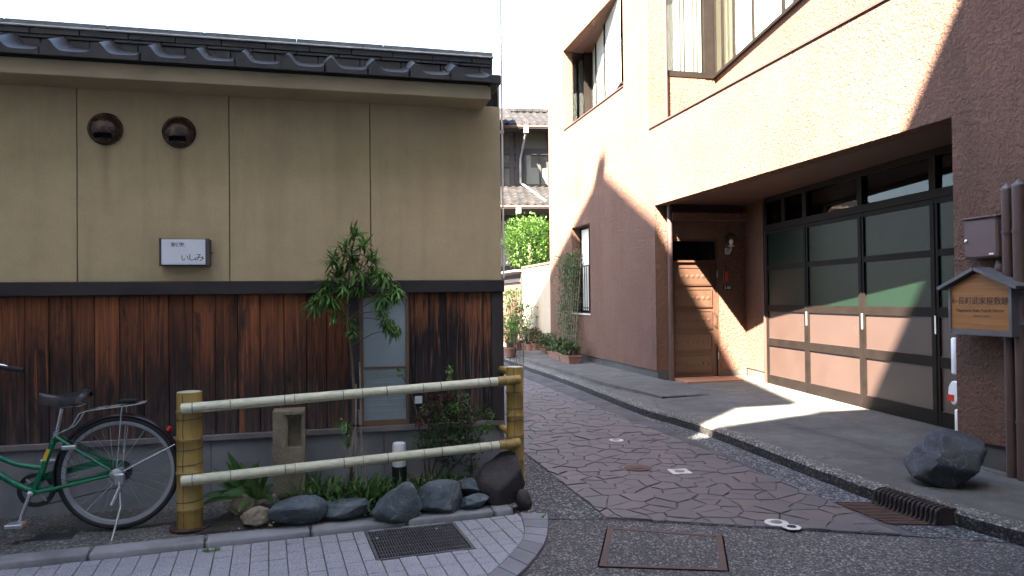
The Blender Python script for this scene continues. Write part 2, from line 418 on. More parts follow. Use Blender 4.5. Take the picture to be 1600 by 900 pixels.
def aggregate(name, base, pale, dark, scale, dens=0.5, big=0.2, bump=0.5):
    t = NT(name); p = t.pos(); v = t.n('TexVoronoi', feature='F1'); t.l(p, v.inputs['Vector']); v.inputs['Scale'].default_value = scale
    v2 = t.n('TexVoronoi', feature='F1'); t.l(p, v2.inputs['Vector']); v2.inputs['Scale'].default_value = scale * 2.3
    s_ = t.n('SeparateColor'); t.l(v.outputs['Color'], s_.inputs[0]); s2 = t.n('SeparateColor'); t.l(v2.outputs['Color'], s2.inputs[0])
    c = t.mix(t.ramp(s_.outputs[0], [(0.0, 0.0), (1.0, 1.0)]), dark, base)
    c = t.mix(t.ramp(s_.outputs[1], [(dens, 0.0), (min(dens + 0.3, 1.0), 1.0)]), c, pale)
    c = t.mix(t.ramp(s2.outputs[2], [(0.8, 0.0), (0.95, 0.7)]), c, pale)
    c = t.mix(t.ramp(v.outputs['Distance'], [(0.35, 0.0), (0.75, 0.7)]), c, sc(dark, 0.5))
    w = t.noise(p, 0.9, 6, 0.6); c = t.mix(1.0, c, t.ramp(w, [(0.25, 1 - big), (0.75, 1 + big)]), 'MULTIPLY')
    h = t.math('SUBTRACT', 1.0, v.outputs['Distance'])
    return t.done(c, 0.85, t.bump(h, bump, 0.006), spec=0.3)
M['asphalt'] = aggregate('worn_asphalt', (0.085, 0.080, 0.082), (0.27, 0.25, 0.23), (0.036, 0.034, 0.037), 75, 0.72, 0.22)
M['gutter'] = aggregate('pebble_gutter', (0.065, 0.066, 0.074), (0.26, 0.26, 0.26), (0.020, 0.020, 0.025), 62, 0.62, 0.2, 0.9)
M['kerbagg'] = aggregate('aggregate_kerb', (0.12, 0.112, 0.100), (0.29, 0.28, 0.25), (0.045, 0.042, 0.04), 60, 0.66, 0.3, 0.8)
M['kerbface'] = aggregate('shaded_kerb_face', (0.032, 0.030, 0.030), (0.085, 0.08, 0.075), (0.012, 0.012, 0.012), 60, 0.7, 0.3, 0.8)  # darker copy of the kerb aggregate: shade of the upright face put in colour
M['pathagg'] = aggregate('gritty_path', (0.13, 0.122, 0.108), (0.24, 0.225, 0.19), (0.07, 0.066, 0.06), 55, 0.75, 0.35)
t = NT('pavement_concrete'); p = t.pos(); n1 = t.noise(p, 1.5, 7, 0.68, 0.5); n2 = t.noise(p, 9, 6, 0.7); n3 = t.noise(p, 120, 3)
c = t.mix(t.ramp(n1, [(0.34, 0.0), (0.62, 1.0)]), (0.052, 0.050, 0.047), (0.112, 0.107, 0.102)); c = t.mix(t.ramp(n2, [(0.4, 0.5), (0.62, 0.0)]), c, (0.055, 0.053, 0.050))
c = t.mix(t.ramp(n3, [(0.55, 0.0), (0.7, 0.5)]), c, (0.17, 0.165, 0.155))
w = t.n('TexVoronoi', feature='DISTANCE_TO_EDGE'); t.l(t.mix(0.5, p, t.noise(p, 2.2, 6, 0.7), 'ADD'), w.inputs['Vector']); w.inputs['Scale'].default_value = 0.42
c = t.mix(t.ramp(w.outputs['Distance'], [(0.0, 0.85), (0.0045, 0.0)]), c, (0.018, 0.017, 0.016))
M['sidewalk'] = t.done(c, 0.88, t.bump(t.math('ADD', n3, n2), 0.35, 0.005), spec=0.25)
M['kerbstone'] = plain('kerb_concrete', (0.21, 0.21, 0.215), 0.88, 0.2, 5, 0.4, 120, dirt=(0.10, 0.10, 0.10), dscale=3, rand=0.12, spec=0.25)
M['paver'] = aggregate('granite_paver', (0.30, 0.305, 0.33), (0.36, 0.365, 0.39), (0.24, 0.245, 0.265), 170, 0.7, 0.12, 0.25)
M['paver_dark'] = plain('slate_setts', (0.15, 0.15, 0.165), 0.8, 0.18, 8, 0.3, 130, rand=0.14)
M['joint'] = plain('joint_grout', (0.055, 0.052, 0.052), 0.95, 0.3, 12, 0.4, 120)
M['joint_flag'] = plain('flag_mortar', (0.050, 0.047, 0.050), 0.95, 0.8, 2.6, 0.4, 120)
t = NT('flagstone'); p = t.pos(); oi = t.n('ObjectInfo').outputs['Random']
c = t.ramp(oi, [(0.0, (0.060, 0.057, 0.063)), (0.3, (0.078, 0.073, 0.080)), (0.5, (0.067, 0.066, 0.074)), (0.75, (0.084, 0.076, 0.080)), (0.93, (0.094, 0.077, 0.075)), (1.0, (0.072, 0.072, 0.080))])
nn = t.noise(p, 14, 7, 0.65); n3 = t.noise(p, 70, 4)
c = t.mix(1.0, c, t.ramp(nn, [(0.3, 0.78), (0.7, 1.22)]), 'MULTIPLY')
M['flag'] = t.done(c, t.math('ADD', t.math('MULTIPLY', nn, 0.3), 0.42), t.bump(t.math('ADD', nn, t.math('MULTIPLY', n3, 0.3)), 0.45, 0.008), spec=0.45)
t = NT('flagstone_far'); p = t.pos()
c = t.ramp(t.n('NewGeometry').outputs['Random Per Island'], [(0.0, (0.060, 0.057, 0.063)), (0.3, (0.078, 0.073, 0.080)), (0.5, (0.067, 0.066, 0.074)), (0.75, (0.084, 0.076, 0.080)), (0.93, (0.094, 0.077, 0.075)), (1.0, (0.072, 0.072, 0.080))])
nn = t.noise(p, 14, 7, 0.65); c = t.mix(1.0, c, t.ramp(nn, [(0.3, 0.78), (0.7, 1.22)]), 'MULTIPLY')
M['flag_far'] = t.done(c, 0.6, t.bump(nn, 0.4, 0.008), spec=0.45)
M['rust'] = plain('rusty_iron', (0.07, 0.04, 0.031), 0.7, 0.35, 18, 0.3, 120, metal=0.3)
M['darkiron'] = plain('dark_iron', (0.034, 0.024, 0.022), 0.65, 0.4, 18, 0.3, 120, metal=0.2)
M['iron'] = plain('grey_steel_grate', (0.16, 0.155, 0.16), 0.5, 0.3, 18, 0.1, metal=0.6)
M['brownpaint'] = plain('brown_paint', (0.055, 0.028, 0.022), 0.5, 0.12, 3, 0.08, 60)
M['soffit'] = plain('brown_soffit', (0.062, 0.031, 0.0235), 0.6, 0.1, 3, 0.06, 60)
M['frame'] = plain('bronze_frame', (0.0085, 0.0060, 0.0050), 0.6, 0.25, 6, 0.03, 60, spec=0.1)
M['panel'] = plain('mocha_panel', (0.040, 0.0240, 0.0195), 0.5, 0.06, 2.5, 0.05, 40)
M['door'] = plain('carved_door', (0.050, 0.025, 0.0155), 0.45, 0.15, 6, 0.12, 60)
M['gasket'] = plain('silver_strip', (0.5, 0.5, 0.5), 0.35, 0.1, 10, 0, metal=0.8)
t = NT('wired_glass'); p = t.pos(); v = t.n('TexVoronoi', feature='F1'); t.l(p, v.inputs['Vector']); v.inputs['Scale'].default_value = 60
M['wiredglass'] = t.done((0.0055, 0.0125, 0.0082), 0.3, t.bump(v.outputs['Distance'], 0.35, 0.004), spec=0.14)
def glass_mat(name, tint, refl=0.75, rough=0.02):
    m_ = bpy.data.materials.new(name); m_.use_nodes = True; tr = m_.node_tree; tr.nodes.clear()
    o = tr.nodes.new('ShaderNodeOutputMaterial'); mx = tr.nodes.new('ShaderNodeMixShader'); a = tr.nodes.new('ShaderNodeBsdfTransparent'); b_ = tr.nodes.new('ShaderNodeBsdfGlossy')
    lw = tr.nodes.new('ShaderNodeLayerWeight'); lw.inputs[0].default_value = 0.5
    pw = tr.nodes.new('ShaderNodeMath'); pw.operation = 'POWER'; pw.inputs[1].default_value = 5.0
    ml = tr.nodes.new('ShaderNodeMath'); ml.operation = 'MULTIPLY_ADD'; ml.inputs[1].default_value = refl; ml.inputs[2].default_value = 0.04
    a.inputs[0].default_value = (*tint, 1); b_.inputs['Roughness'].default_value = rough
    tr.links.new(lw.outputs['Facing'], pw.inputs[0]); tr.links.new(pw.outputs[0], ml.inputs[0]); tr.links.new(ml.outputs[0], mx.inputs[0])
    tr.links.new(a.outputs[0], mx.inputs[1]); tr.links.new(b_.outputs[0], mx.inputs[2]); tr.links.new(mx.outputs[0], o.inputs[0])
    return m_
M['glass'] = glass_mat('clear_glass', (0.93, 0.95, 0.94))
M['smokeglass'] = glass_mat('smoke_glass', (0.5, 0.5, 0.48))
M['frosted'] = plain('frosted_pane', (0.42, 0.46, 0.50), 0.3, 0.07, 3, 0.0)
M['curtain'] = plain('white_curtain', (0.16, 0.15, 0.135), 0.9, 0.08, 5, 0.1)
M['screen'] = plain('white_screen', (0.70, 0.69, 0.66), 0.6, 0.04, 5, 0.0)
M['drape'] = plain('ochre_drape', (0.045, 0.036, 0.019), 0.9, 0.15, 5, 0.1)
M['room'] = plain('dim_room', (0.06, 0.052, 0.048), 0.9, 0.2)
M['pipe'] = plain('mauve_pipe', (0.060, 0.034, 0.031), 0.5, 0.1, 5, 0.03)
M['box'] = plain('mauve_meter_box', (0.085, 0.053, 0.051), 0.5, 0.07, 4, 0.03)
M['zinc'] = plain('zinc_sheet', (0.12, 0.13, 0.145), 0.42, 0.15, 9, 0.1, 60, metal=0.5)
t = NT('sign_wood'); g = t.noise(t.pos((2, 2, 60)), 1.0, 6, 0.6, 0.5); b_ = t.noise(t.pos(), 4)
c = t.mix(t.ramp(g, [(0.3, 0.0), (0.7, 1.0)]), (0.175, 0.073, 0.020), (0.27, 0.122, 0.037))
M['signwood'] = t.done(c, 0.45, t.bump(g, 0.15, 0.003))
M['terracotta'] = plain('terracotta', (0.17, 0.085, 0.062), 0.75, 0.15, 9, 0.2)
M['soil'] = plain('soil', (0.04, 0.032, 0.024), 0.95, 0.4, 14, 0.7, 60, bdist=0.02)
M['pebble'] = plain('pale_pebble', (0.46, 0.43, 0.38), 0.8, 0.3, 30, 0.2)
def leaf_mat(name, c1, c2, trans=0.25, rough=0.5):
    t = NT(name); p = t.pos(); a = t.noise(p, 9, 4); g = t.n('NewGeometry')
    c = t.mix(t.ramp(a, [(0.3, 0.0), (0.7, 1.0)]), c1, c2)
    c = t.mix(1.0, c, t.ramp(g.outputs['Random Per Island'], [(0, 0.55), (1, 1.45)]), 'MULTIPLY')
    m_ = t.done(c, rough, spec=0.4)
    tr = t.n('BsdfTranslucent'); t.l(c, tr.inputs[0]); mx = t.n('MixShader'); mx.inputs[0].default_value = trans
    t.l(t.b.outputs[0], mx.inputs[1]); t.l(tr.outputs[0], mx.inputs[2]); t.l(mx.outputs[0], t.t.nodes['Material Output'].inputs[0])
    return m_
M['leaf_bamboo'] = leaf_mat('narrow_leaf', (0.062, 0.150, 0.034), (0.155, 0.285, 0.072))
M['leaf_dark'] = leaf_mat('dark_leaf', (0.030, 0.062, 0.018), (0.075, 0.112, 0.028))
M['leaf_red'] = leaf_mat('reddish_leaf', (0.055, 0.026, 0.018), (0.105, 0.055, 0.035))
M['leaf_fresh'] = leaf_mat('fresh_leaf', (0.075, 0.20, 0.035), (0.13, 0.28, 0.055), 0.35)
M['leaf_hedge'] = leaf_mat('hedge_leaf', (0.026, 0.066, 0.009), (0.058, 0.118, 0.015), 0.3)
M['leaf_strap'] = leaf_mat('strap_leaf', (0.040, 0.11, 0.026), (0.11, 0.20, 0.055))
M['leaf_strap_pale'] = leaf_mat('pale_strap_leaf', (0.10, 0.18, 0.05), (0.18, 0.27, 0.09))
M['bark'] = plain('bark', (0.115, 0.085, 0.06), 0.85, 0.3, 20, 0.5, 90)
M['drystalk'] = plain('dry_stalk', (0.22, 0.185, 0.16), 0.85, 0.3, 20, 0.2)
M['oldtile'] = plain('old_roof_tile', (0.0120, 0.0112, 0.0118), 0.7, 0.55, 3, 0.2, 40, dirt=(0.027, 0.0205, 0.018), dscale=3, spec=0.2)
M['gardenwall'] = plain('cream_wall', (0.34, 0.28, 0.21), 0.9, 0.1)
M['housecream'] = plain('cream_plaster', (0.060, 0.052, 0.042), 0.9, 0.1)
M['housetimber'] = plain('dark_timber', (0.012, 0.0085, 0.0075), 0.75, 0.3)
M['gatewood'] = plain('red_brown_gate', (0.075, 0.038, 0.026), 0.75, 0.2, 8, 0.2)
M['blockwall'] = plain('pale_render', (0.42, 0.41, 0.38), 0.9, 0.1)

# ================================================================== the setting
mb = MB(); mb.add([(-120, -120, -0.03), (120, -120, -0.03), (120, 160, -0.03), (-120, 160, -0.03)], [(0, 1, 2, 3)])
mb.build('ground', M['sidewalk'], kind='structure')
mb = MB(); mb.add([(-14, -10, 0), (14, -10, 0), (14, 8, 0), (-14, 8, 0)], [(0, 1, 2, 3)])
mb.build('road', M['asphalt'], kind='structure')

# right kerb line and pavement
KERB = [(3.60, 3.0), (3.02, 4.345), (2.62, 5.32), (2.42, 6.18), (2.03, 8.125), (1.614, 9.42), (0.974, 12.45), (0.23, 15.5), (-0.55, 18.7), (-1.6, 23.0)]
KERB = [(p.x, p.y) for p in smooth_path([(x, y, 0) for x, y in KERB], 5)]
def side_z(lx): return 0.165 - 0.06 * max(0.0, min(1.0, (lx - 0.5) / 5.5))
sw = MB(); kb = MB(); nK = len(KERB)
inner = []
for (x, y) in KERB:
    lx = RF.loc(Vector((x, y, 0))).x
    w = RF.wld(lx, 2.3); inner.append((w.x, w.y, side_z(lx)))
vs_ = []
for (x, y), q in zip(KERB, inner):
    a = Vector((x, y, 0.098)); b = Vector(q); d = (b - a)
    e = d.normalized() * 0.10
    vs_ += [a + Vector((e.x, e.y, 0.001)), a + d * 0.3 + Vector((0, 0, (q[2] - 0.098) * 0.25)), b]
sw.add(vs_, [(i * 3 + k, i * 3 + k + 1, i * 3 + 4 + k, i * 3 + 3 + k) for i in range(nK - 1) for k in (0, 1)])
sw.build('pavement', M['sidewalk'], kind='structure')
kv = []
for i, ((x, y), q) in enumerate(zip(KERB, inner)):
    d = (Vector(q) - Vector((x, y, 0))); e = Vector((d.x, d.y, 0)).normalized()
    j = rnd.uniform(-0.008, 0.008)
    for o_, z_ in ((-0.006 + j, -0.01), (0.0 + j, 0.082), (0.018 + j, 0.100), (0.135, 0.104), (0.14, 0.05)):
        kv.append((x + e.x * o_, y + e.y * o_, z_))
kb.add(kv, [(i * 5 + k, i * 5 + k + 1, i * 5 + 6 + k, i * 5 + 5 + k) for i in range(nK - 1) for k in range(4)])
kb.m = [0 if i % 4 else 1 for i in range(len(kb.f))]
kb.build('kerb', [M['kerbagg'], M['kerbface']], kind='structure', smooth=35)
# low second step that runs along the far part of the pavement
st = MB(); sv = []
for i, (x, y) in enumerate(KERB):
    if not 9.6 < y < 19: continue
    lx = RF.loc(Vector((x, y, 0))).x
    a = Vector((x, y, 0)); b = RF.wld(lx, 0.0); d = (b - a)
    k = 0.20 + 0.28 * max(0, (11.5 - y) / 2.0)
    h_ = 0.045 * min(1.0, (y - 9.5) / 1.2)
    p0 = a + d * min(k, 0.8)
    zb = 0.104 + 0.035 * k
    sv += [(p0.x, p0.y, zb - 0.02), (p0.x, p0.y, zb + h_), (b.x + 0.0, b.y, side_z(lx) - 0.03 + h_)]
st.add(sv, [(i * 3 + k, i * 3 + k + 1, i * 3 + 4 + k, i * 3 + 3 + k) for i in range(len(sv) // 3 - 1) for k in (0, 1)])
st.build('pavement_step', M['sidewalk'], kind='structure')
# joints cut as thin dark lines in the pavement slab
ln = MB()
for a, b in (((1212, 658), (1420, 712)), ((1085, 664), (1206, 657)),):
    A, B = G(*a, 0.131), G(*b, 0.128)
    n_ = Vector((-(B - A).y, (B - A).x, 0)).normalized() * 0.006
    ln.add([A - n_, B - n_, B + n_, A + n_], [(0, 1, 2, 3)])

ln.build('pavement_joint', M['black'], kind='structure')

# alley bed, gutters
def sheet(name, pts, z, mat):
    m_ = MB(); m_.add([(x, y, z) for x, y in pts], [tuple(range(len(pts)))])
    return m_.build(name, mat, kind='structure')
FL = [(0.62, 5.0), (2.49, 4.55)]
sheet('gutter', [(-0.35, 5.02), (0.62, 4.98), (2.49, 4.55), (3.0, 4.42), (2.7, 5.3), (2.5, 6.18), (2.1, 8.1), (1.7, 9.4), (1.06, 12.4), (0.3, 15.5), (-1.5, 23), (-5, 23), (-0.9, 8)], 0.004, M['gutter'])
FLAG_POLY = [(0.62, 5.0), (2.49, 4.55), (2.20, 5.72), (1.46, 10.0), (0.93, 12.45), (0.16, 15.5), (-0.35, 17.5), (-1.9, 17.2), (-1.85, 15.2), (0.105, 7.1)]
bed = sheet('alley_paving', FLAG_POLY, 0.007, M['joint_flag'])
# crazy paving: every flag its own stone
def region_clip(poly):
    n = len(FLAG_POLY)
    for i in range(n):
        poly = clip(poly, FLAG_POLY[i], FLAG_POLY[(i + 1) % n])
        if len(poly) < 3: return []
    return poly
seeds = []
rs = random.Random(11)
gx, gy = 0.165, 0.15
for j in range(-2, 88):
    for i in range(-20, 25):
        if rs.random() < 0.16: continue
        x = i * gx + (j % 2) * gx * 0.5 + rs.uniform(-0.5, 0.5) * gx
        y = 4.3 + j * gy + rs.uniform(-0.5, 0.5) * gy
        seeds.append((x, y))
flags = []
for i, (x, y) in enumerate(seeds):
    poly = [(x - 0.6, y - 0.6), (x + 0.6, y - 0.6), (x + 0.6, y + 0.6), (x - 0.6, y + 0.6)]
    for j, (a, b) in enumerate(seeds):
        if j == i or abs(a - x) > 0.95 or abs(b - y) > 0.95: continue
        mx, my, dx, dy = (x + a) / 2, (y + b) / 2, a - x, b - y
        poly = clip(poly, (mx, my), (mx - dy, my + dx))
        if len(poly) < 3: break
    if len(poly) < 3: continue
    poly = region_clip(poly)
    if len(poly) < 3 or area(poly) < 0.0015: continue
    poly = shrink(poly, rs.choice((0.0012, 0.0015, 0.002, 0.0025, 0.004)))
    # drop slivers of edges and knock the corners about
    q = [p for k, p in enumerate(poly) if math.hypot(p[0] - poly[k - 1][0], p[1] - poly[k - 1][1]) > 0.02]
    if len(q) >= 3 and area(q) > 0.0013: flags.append(q)
flags.sort(key=lambda q: sum(p[1] for p in q) / len(q))
far = MB()
for k, q in enumerate(flags):
    cx = sum(p[0] for p in q) / len(q); cy = sum(p[1] for p in q) / len(q)
    # roughen the outline
    pts = []
    for i, p in enumerate(q):
        r_ = q[(i + 1) % len(q)]
        pts.append((p[0], p[1]))
        L = math.hypot(r_[0] - p[0], r_[1] - p[1])
        if L > 0.09:
            t_ = rs.uniform(0.35, 0.65); off = rs.uniform(-0.010, 0.002)
            pts.append((p[0] + (r_[0] - p[0]) * t_ + (r_[1] - p[1]) / L * off, p[1] + (r_[1] - p[1]) * t_ - (r_[0] - p[0]) / L * off))
    z1 = rs.uniform(0.010, 0.018)
    if k < 298:
        m_ = MB(); m_.prism([(a - cx, b - cy) for a, b in pts], 0.004, z1, 0.003)
        m_.build('flagstone', M['flag'], bed, loc=(cx, cy, 0))
    else:
        far.prism(pts, 0.004, z1, 0.004)
if far.v: tag(far.build('far_flagstones', M['flag_far'], bed), kind='stuff')

# ------------------------------------------------------------------ left pavement with kerb stones and pavers
KB = [G(-330, 931), G(0, 896), G(400, 855), G(775, 811)]
ka, kb_ = KB[1], KB[3]
kd = Vector((kb_.x - ka.x, kb_.y - ka.y, 0)).normalized(); kn = Vector((-kd.y, kd.x, 0))     # along the kerb, and towards the house
path_pts = []
kfar = ka - kd * 3.2; kend = kb_ + kd * 0.17
inner_l = LF.wld(-6.4, 0.0); inner_r = LF.wld(0.05, 0.0)
pm = MB(); a0, a1 = kfar + kn * 0.05, kend + kn * 0.05
pm.add([(a0.x, a0.y, 0.052), (a1.x, a1.y, 0.052), (inner_r.x, inner_r.y, 0.075), (inner_l.x, inner_l.y, 0.075)], [(0, 1, 2, 3)])
pm.build('path', M['pathagg'], kind='structure')
kroot = empty('kerb_row', kind='structure')
kang = math.atan2(kd.y, kd.x)
cuts = [0]
for px in (148, 322, 485, 637, 780):
    p = G(px, 860 - px * 0.07, 0.055); cuts.append((p - ka).dot(kd))
cuts = [cuts[1] - 1.9, cuts[1] - 1.25, cuts[1] - 0.62] + cuts[1:] + [cuts[-1] + 0.14]
for i in range(len(cuts) - 1):
    L = cuts[i + 1] - cuts[i] - 0.008
    m_ = MB(); m_.cbox(0, L, 0, 0.145, -0.01, 0.058 + rnd.uniform(-0.003, 0.003), 0.012)
    p = ka + kd * (cuts[i] + 0.004)
    m_.build('kerb_stone', M['kerbstone'], kroot, smooth=50, loc=(p.x, p.y, 0), rz=kang + rnd.uniform(-0.004, 0.004))
# border curve of dark setts
curve_in = [G(812, 806), G(818, 826), G(817, 845), G(800, 868), G(770, 897), G(735, 925), G(690, 955), G(640, 985)]
curve_out = [G(856, 806), G(857, 828), G(852, 852), G(832, 882), G(800, 912), G(762, 945), G(716, 980), G(668, 1015)]
ci = smooth_path(curve_in, 5); co = smooth_path(curve_out, 5)
paving = sheet('paver_bed', [(p.x, p.y) for p in co] + [(-1.6, 2.4), (-5, 2.4), (kfar.x, kfar.y), (kend.x, kend.y)], 0.004, M['joint'])
nb = 13; step = (len(ci) - 1) / nb
def lerp_path(P, t_):
    i = min(int(t_), len(P) - 2); return P[i].lerp(P[i + 1], t_ - i)
for k in range(nb):
    a, b = k * step, (k + 1) * step
    q = [lerp_path(ci, a), lerp_path(co, a), lerp_path(co, b), lerp_path(ci, b)]
    q = [(p.x, p.y) for p in q]
    if area(q) < 0: q = q[::-1]
    q = shrink(q, 0.003)
    cx = sum(p[0] for p in q) / len(q); cy = sum(p[1] for p in q) / len(q)
    MB().prism([(x - cx, y - cy) for x, y in q], 0.0, 0.020 + rnd.uniform(-0.001, 0.002), 0.004).build('border_sett', M['paver_dark'], paving, loc=(cx, cy, 0))
# grey pavers in files that run away from the kerb
GR = [G(580, 837), G(712, 821), G(730, 862), G(588, 879)]         # drain grating corners
gq = [((p - ka).dot(kd), (p - ka).dot(kn)) for p in GR]
g_x0, g_x1 = (gq[0][0] + gq[3][0]) / 2, (gq[1][0] + gq[2][0]) / 2
g_y0, g_y1 = (gq[2][1] + gq[3][1]) / 2, (gq[0][1] + gq[1][1]) / 2
cin = [((p - ka).dot(kd), (p - ka).dot(kn)) for p in ci]
PW = 0.1015
ncol = int((kend - ka).dot(kd) / PW) + 2
for c in range(-4, ncol):
    x0 = c * PW; y = -0.004 - (0.0 if c % 2 else 0.06)
    y_top = -0.004; first = True
    while y_top > -1.35:
        Lp = rnd.choice((0.10, 0.155, 0.155, 0.205, 0.205)) if not first else rnd.choice((0.06, 0.10, 0.15))
        first = False
        q = [(x0 + 0.0022, y_top - Lp + 0.0022), (x0 + PW - 0.0022, y_top - Lp + 0.0022), (x0 + PW - 0.0022, y_top - 0.0022), (x0 + 0.0022, y_top - 0.0022)]
        y_top -= Lp
        W = lambda x, y_: ka + kd * x + kn * y_
        mid = W(x0, y_top)
        if mid.y < 3.62: break
        if x0 + PW > g_x0 - 0.02 and x0 < g_x1 + 0.02:            # leave the grating its hole
            if y_top + Lp > g_y0 and y_top < g_y1:
                parts = []
                if y_top < g_y0 - 0.03: parts.append([(a, min(b, g_y0 - 0.022)) for a, b in q])
                if y_top + Lp > g_y1 + 0.03: parts.append([(a, max(b, g_y1 + 0.022)) for a, b in q])
                if x0 < g_x0 - 0.035: parts = [[(min(a, g_x0 - 0.022), b) for a, b in q]]
                elif x0 + PW > g_x1 + 0.035: parts = [[(max(a, g_x1 + 0.022), b) for a, b in q]]
                q = parts[0] if parts else []
        if len(q) < 3: continue
        for i in range(len(cin) - 1):
            if len(q) >= 3: q = clip(q, cin[i + 1], cin[i])
        if len(q) < 3: continue
        q = [p for k, p in enumerate(q) if math.hypot(p[0] - q[k - 1][0], p[1] - q[k - 1][1]) > 0.004]
        if len(q) < 3 or abs(area(q)) < 0.0006: continue
        cx = sum(p[0] for p in q) / len(q); cy = sum(p[1] for p in q) / len(q)
        p = W(cx, cy)
        MB().prism([(a - cx, b - cy) for a, b in q], 0.0, 0.018 + rnd.uniform(-0.0012, 0.0018), 0.003).build('paver', M['paver'], paving, loc=(p.x, p.y, 0), rz=kang)

# drain grating in the pavers
gp = ka + kd * g_x0 + kn * g_y0
gr = empty('drain_grating', (gp.x, gp.y, 0), kang, 'rectangular steel drain grating set in the grey pavers', 'grating')
gw, gh = g_x1 - g_x0, g_y1 - g_y0
f = MB()
for b in ((-0.018, 0, -0.018, gh + 0.018), (gw, gw + 0.018, -0.018, gh + 0.018), (0, gw, -0.018, 0), (0, gw, gh, gh + 0.018)): f.box(*b, 0.0, 0.021)
f.build('frame', M['iron'], gr)
MB().box(0.001, gw - 0.001, 0.001, gh - 0.001, 0.0045, 0.006).build('sump', M['black'], gr)
nbar = 34
bar = MB().box(-0.0022, 0.0022, 0, gh, 0.008, 0.020).mesh('bar', M['iron'])
for k in range(1, nbar): link_mesh('bar', bar, gr, (gw * k / nbar, 0, 0))
cb = MB().box(0, gw, -0.003, 0.003, 0.010, 0.0185).mesh('cross_bar', M['iron'])
for k in range(1, 8): link_mesh('cross_bar', cb, gr, (0, gh * k / 8, 0))

# steel framed cover in the asphalt
c0 = [G(950, 825), G(1128, 838), G(1137, 893), G(936, 886)]
cc = sum(c0, Vector()) / 4
cv = empty('access_cover', (cc.x, cc.y, 0), 0, 'square rust-brown steel frame with asphalt filling sunk in the road', 'manhole cover')
lo = [(p.x - cc.x, p.y - cc.y) for p in c0]
f = MB()
for i in range(4):
    a, b = lo[i], lo[(i + 1) % 4]; k = 0.90
    f.add([(a[0], a[1], 0.006), (b[0], b[1], 0.006), (b[0] * k, b[1] * k, 0.006), (a[0] * k, a[1] * k, 0.006),
           (a[0], a[1], 0.0), (b[0], b[1], 0.0), (b[0] * k, b[1] * k, 0.0), (a[0] * k, a[1] * k, 0.0)],
          [(0, 1, 2, 3)[::-1], (0, 4, 5, 1)[::-1], (3, 2, 6, 7)[::-1]])
f.build('frame', M['rust'], cv)
g_ = MB()
for s0, s1, zz in ((1.0, 1.025, 0.003),):
    for i in range(4):
        a, b = lo[i], lo[(i + 1) % 4]
        g_.add([(a[0] * s0, a[1] * s0, zz), (b[0] * s0, b[1] * s0, zz), (b[0] * s1, b[1] * s1, zz), (a[0] * s1, a[1] * s1, zz)], [(3, 2, 1, 0), (0, 1, 2, 3)])
g_.build('seam', M['black'], cv)
MB().add([(x * 0.9, y * 0.9, 0.003) for x, y in lo], [(3, 2, 1, 0)]).build('fill', M['asphalt'], cv)

# little markers and lids in the paving
def disc(name, px, py, rx, mats, label, square=False):
    p = G(px, py, 0.016)
    r_ = empty(name, (p.x, p.y, 0.016), 0.1, label, 'marker')
    if square: MB().cbox(-rx, rx, -rx, rx, 0, 0.005, 0.002).build('plate', mats[0], r_)
    else: MB().lathe([(rx, 0), (rx, 0.004), (rx * 0.95, 0.005)], 24).build('plate', mats[0], r_, smooth=40)
    MB().lathe([(rx * 0.5, 0.0051), (rx * 0.5, 0.008), (rx * 0.4, 0.009)], 18).build('lid', mats[1], r_, smooth=40)
    return r_
M['whitepaint'] = plain('worn_white_paint', (0.50, 0.49, 0.46), 0.8, 0.15, 30, 0.2, dirt=(0.2, 0.19, 0.18), dscale=12)
disc('valve_marker', 963, 688, 0.075, (M['whitepaint'], M['iron']), 'round pale valve marker farther up the stone paving')
disc('valve_marker', 1062, 737, 0.085, (M['whitepaint'], M['iron']), 'square white valve marker with dark lid in the stone paving', True)
disc('inspection_lid', 997, 731, 0.12, (M['rust'], M['rust']), 'round rusty inspection lid beside the square white marker')
disc('valve_marker', 1213, 817, 0.075, (M['whitepaint'], M['iron']), 'white ringed valve marker with brown centre at the paving edge')
disc('valve_marker', 1237, 824, 0.058, (M['whitepaint'], M['black']), 'small white ringed valve with black centre at the paving edge')

# rusty road gully and kerb inlet
q = [G(1303, 787), G(1372, 787), G(1462, 823), G(1388, 822)]
c = sum(q, Vector()) / 4
gl = empty('road_gully', (c.x, c.y, 0), 0, 'rusty slotted iron gully grate on the road below the kerb inlet', 'grating')
MB().add([(p.x - c.x, p.y - c.y, 0.006) for p in q], [(3, 2, 1, 0)]).build('tray', M['black'], gl)
for k in range(15):
    t0 = k / 15 + 0.012; t1 = (k + 0.72) / 15
    A, B, C_, D_ = q[0].lerp(q[3], t0), q[1].lerp(q[2], t0), q[1].lerp(q[2], t1), q[0].lerp(q[3], t1)
    m_ = MB(); pts = [(p.x - c.x, p.y - c.y) for p in (A, B, C_, D_)]
    m_.prism(pts[::-1], 0.006, 0.016, 0.0).build('bar', M['rust'], gl)
A, B = G(1362, 785, 0.02), G(1462, 820, 0.02)
dv = (B - A); dv.z = 0; L = dv.length; an = math.atan2(dv.y, dv.x)
ki = empty('kerb_inlet', (A.x, A.y, 0), an, 'dark rusty ribbed kerb drain inlet in front of the black rock', 'drain inlet')
MB().box(0, L, 0.06, 0.17, 0.0, 0.112).build('housing', M['darkiron'], ki)
MB().box(0.006, L - 0.006, 0.03, 0.062, 0.01, 0.10).build('slot', M['black'], ki)
rib = MB().tube(smooth_path([(0, 0.12, 0.118), (0, 0.045, 0.116), (0, 0.016, 0.09), (0, 0.012, 0.045), (0, -0.008, 0.012)], 3), 0.0075, 6).mesh('rib', M['darkiron'], 40)
for k in range(15): link_mesh('rib', rib, ki, (0.012 + (L - 0.024) * k / 14, 0, 0))

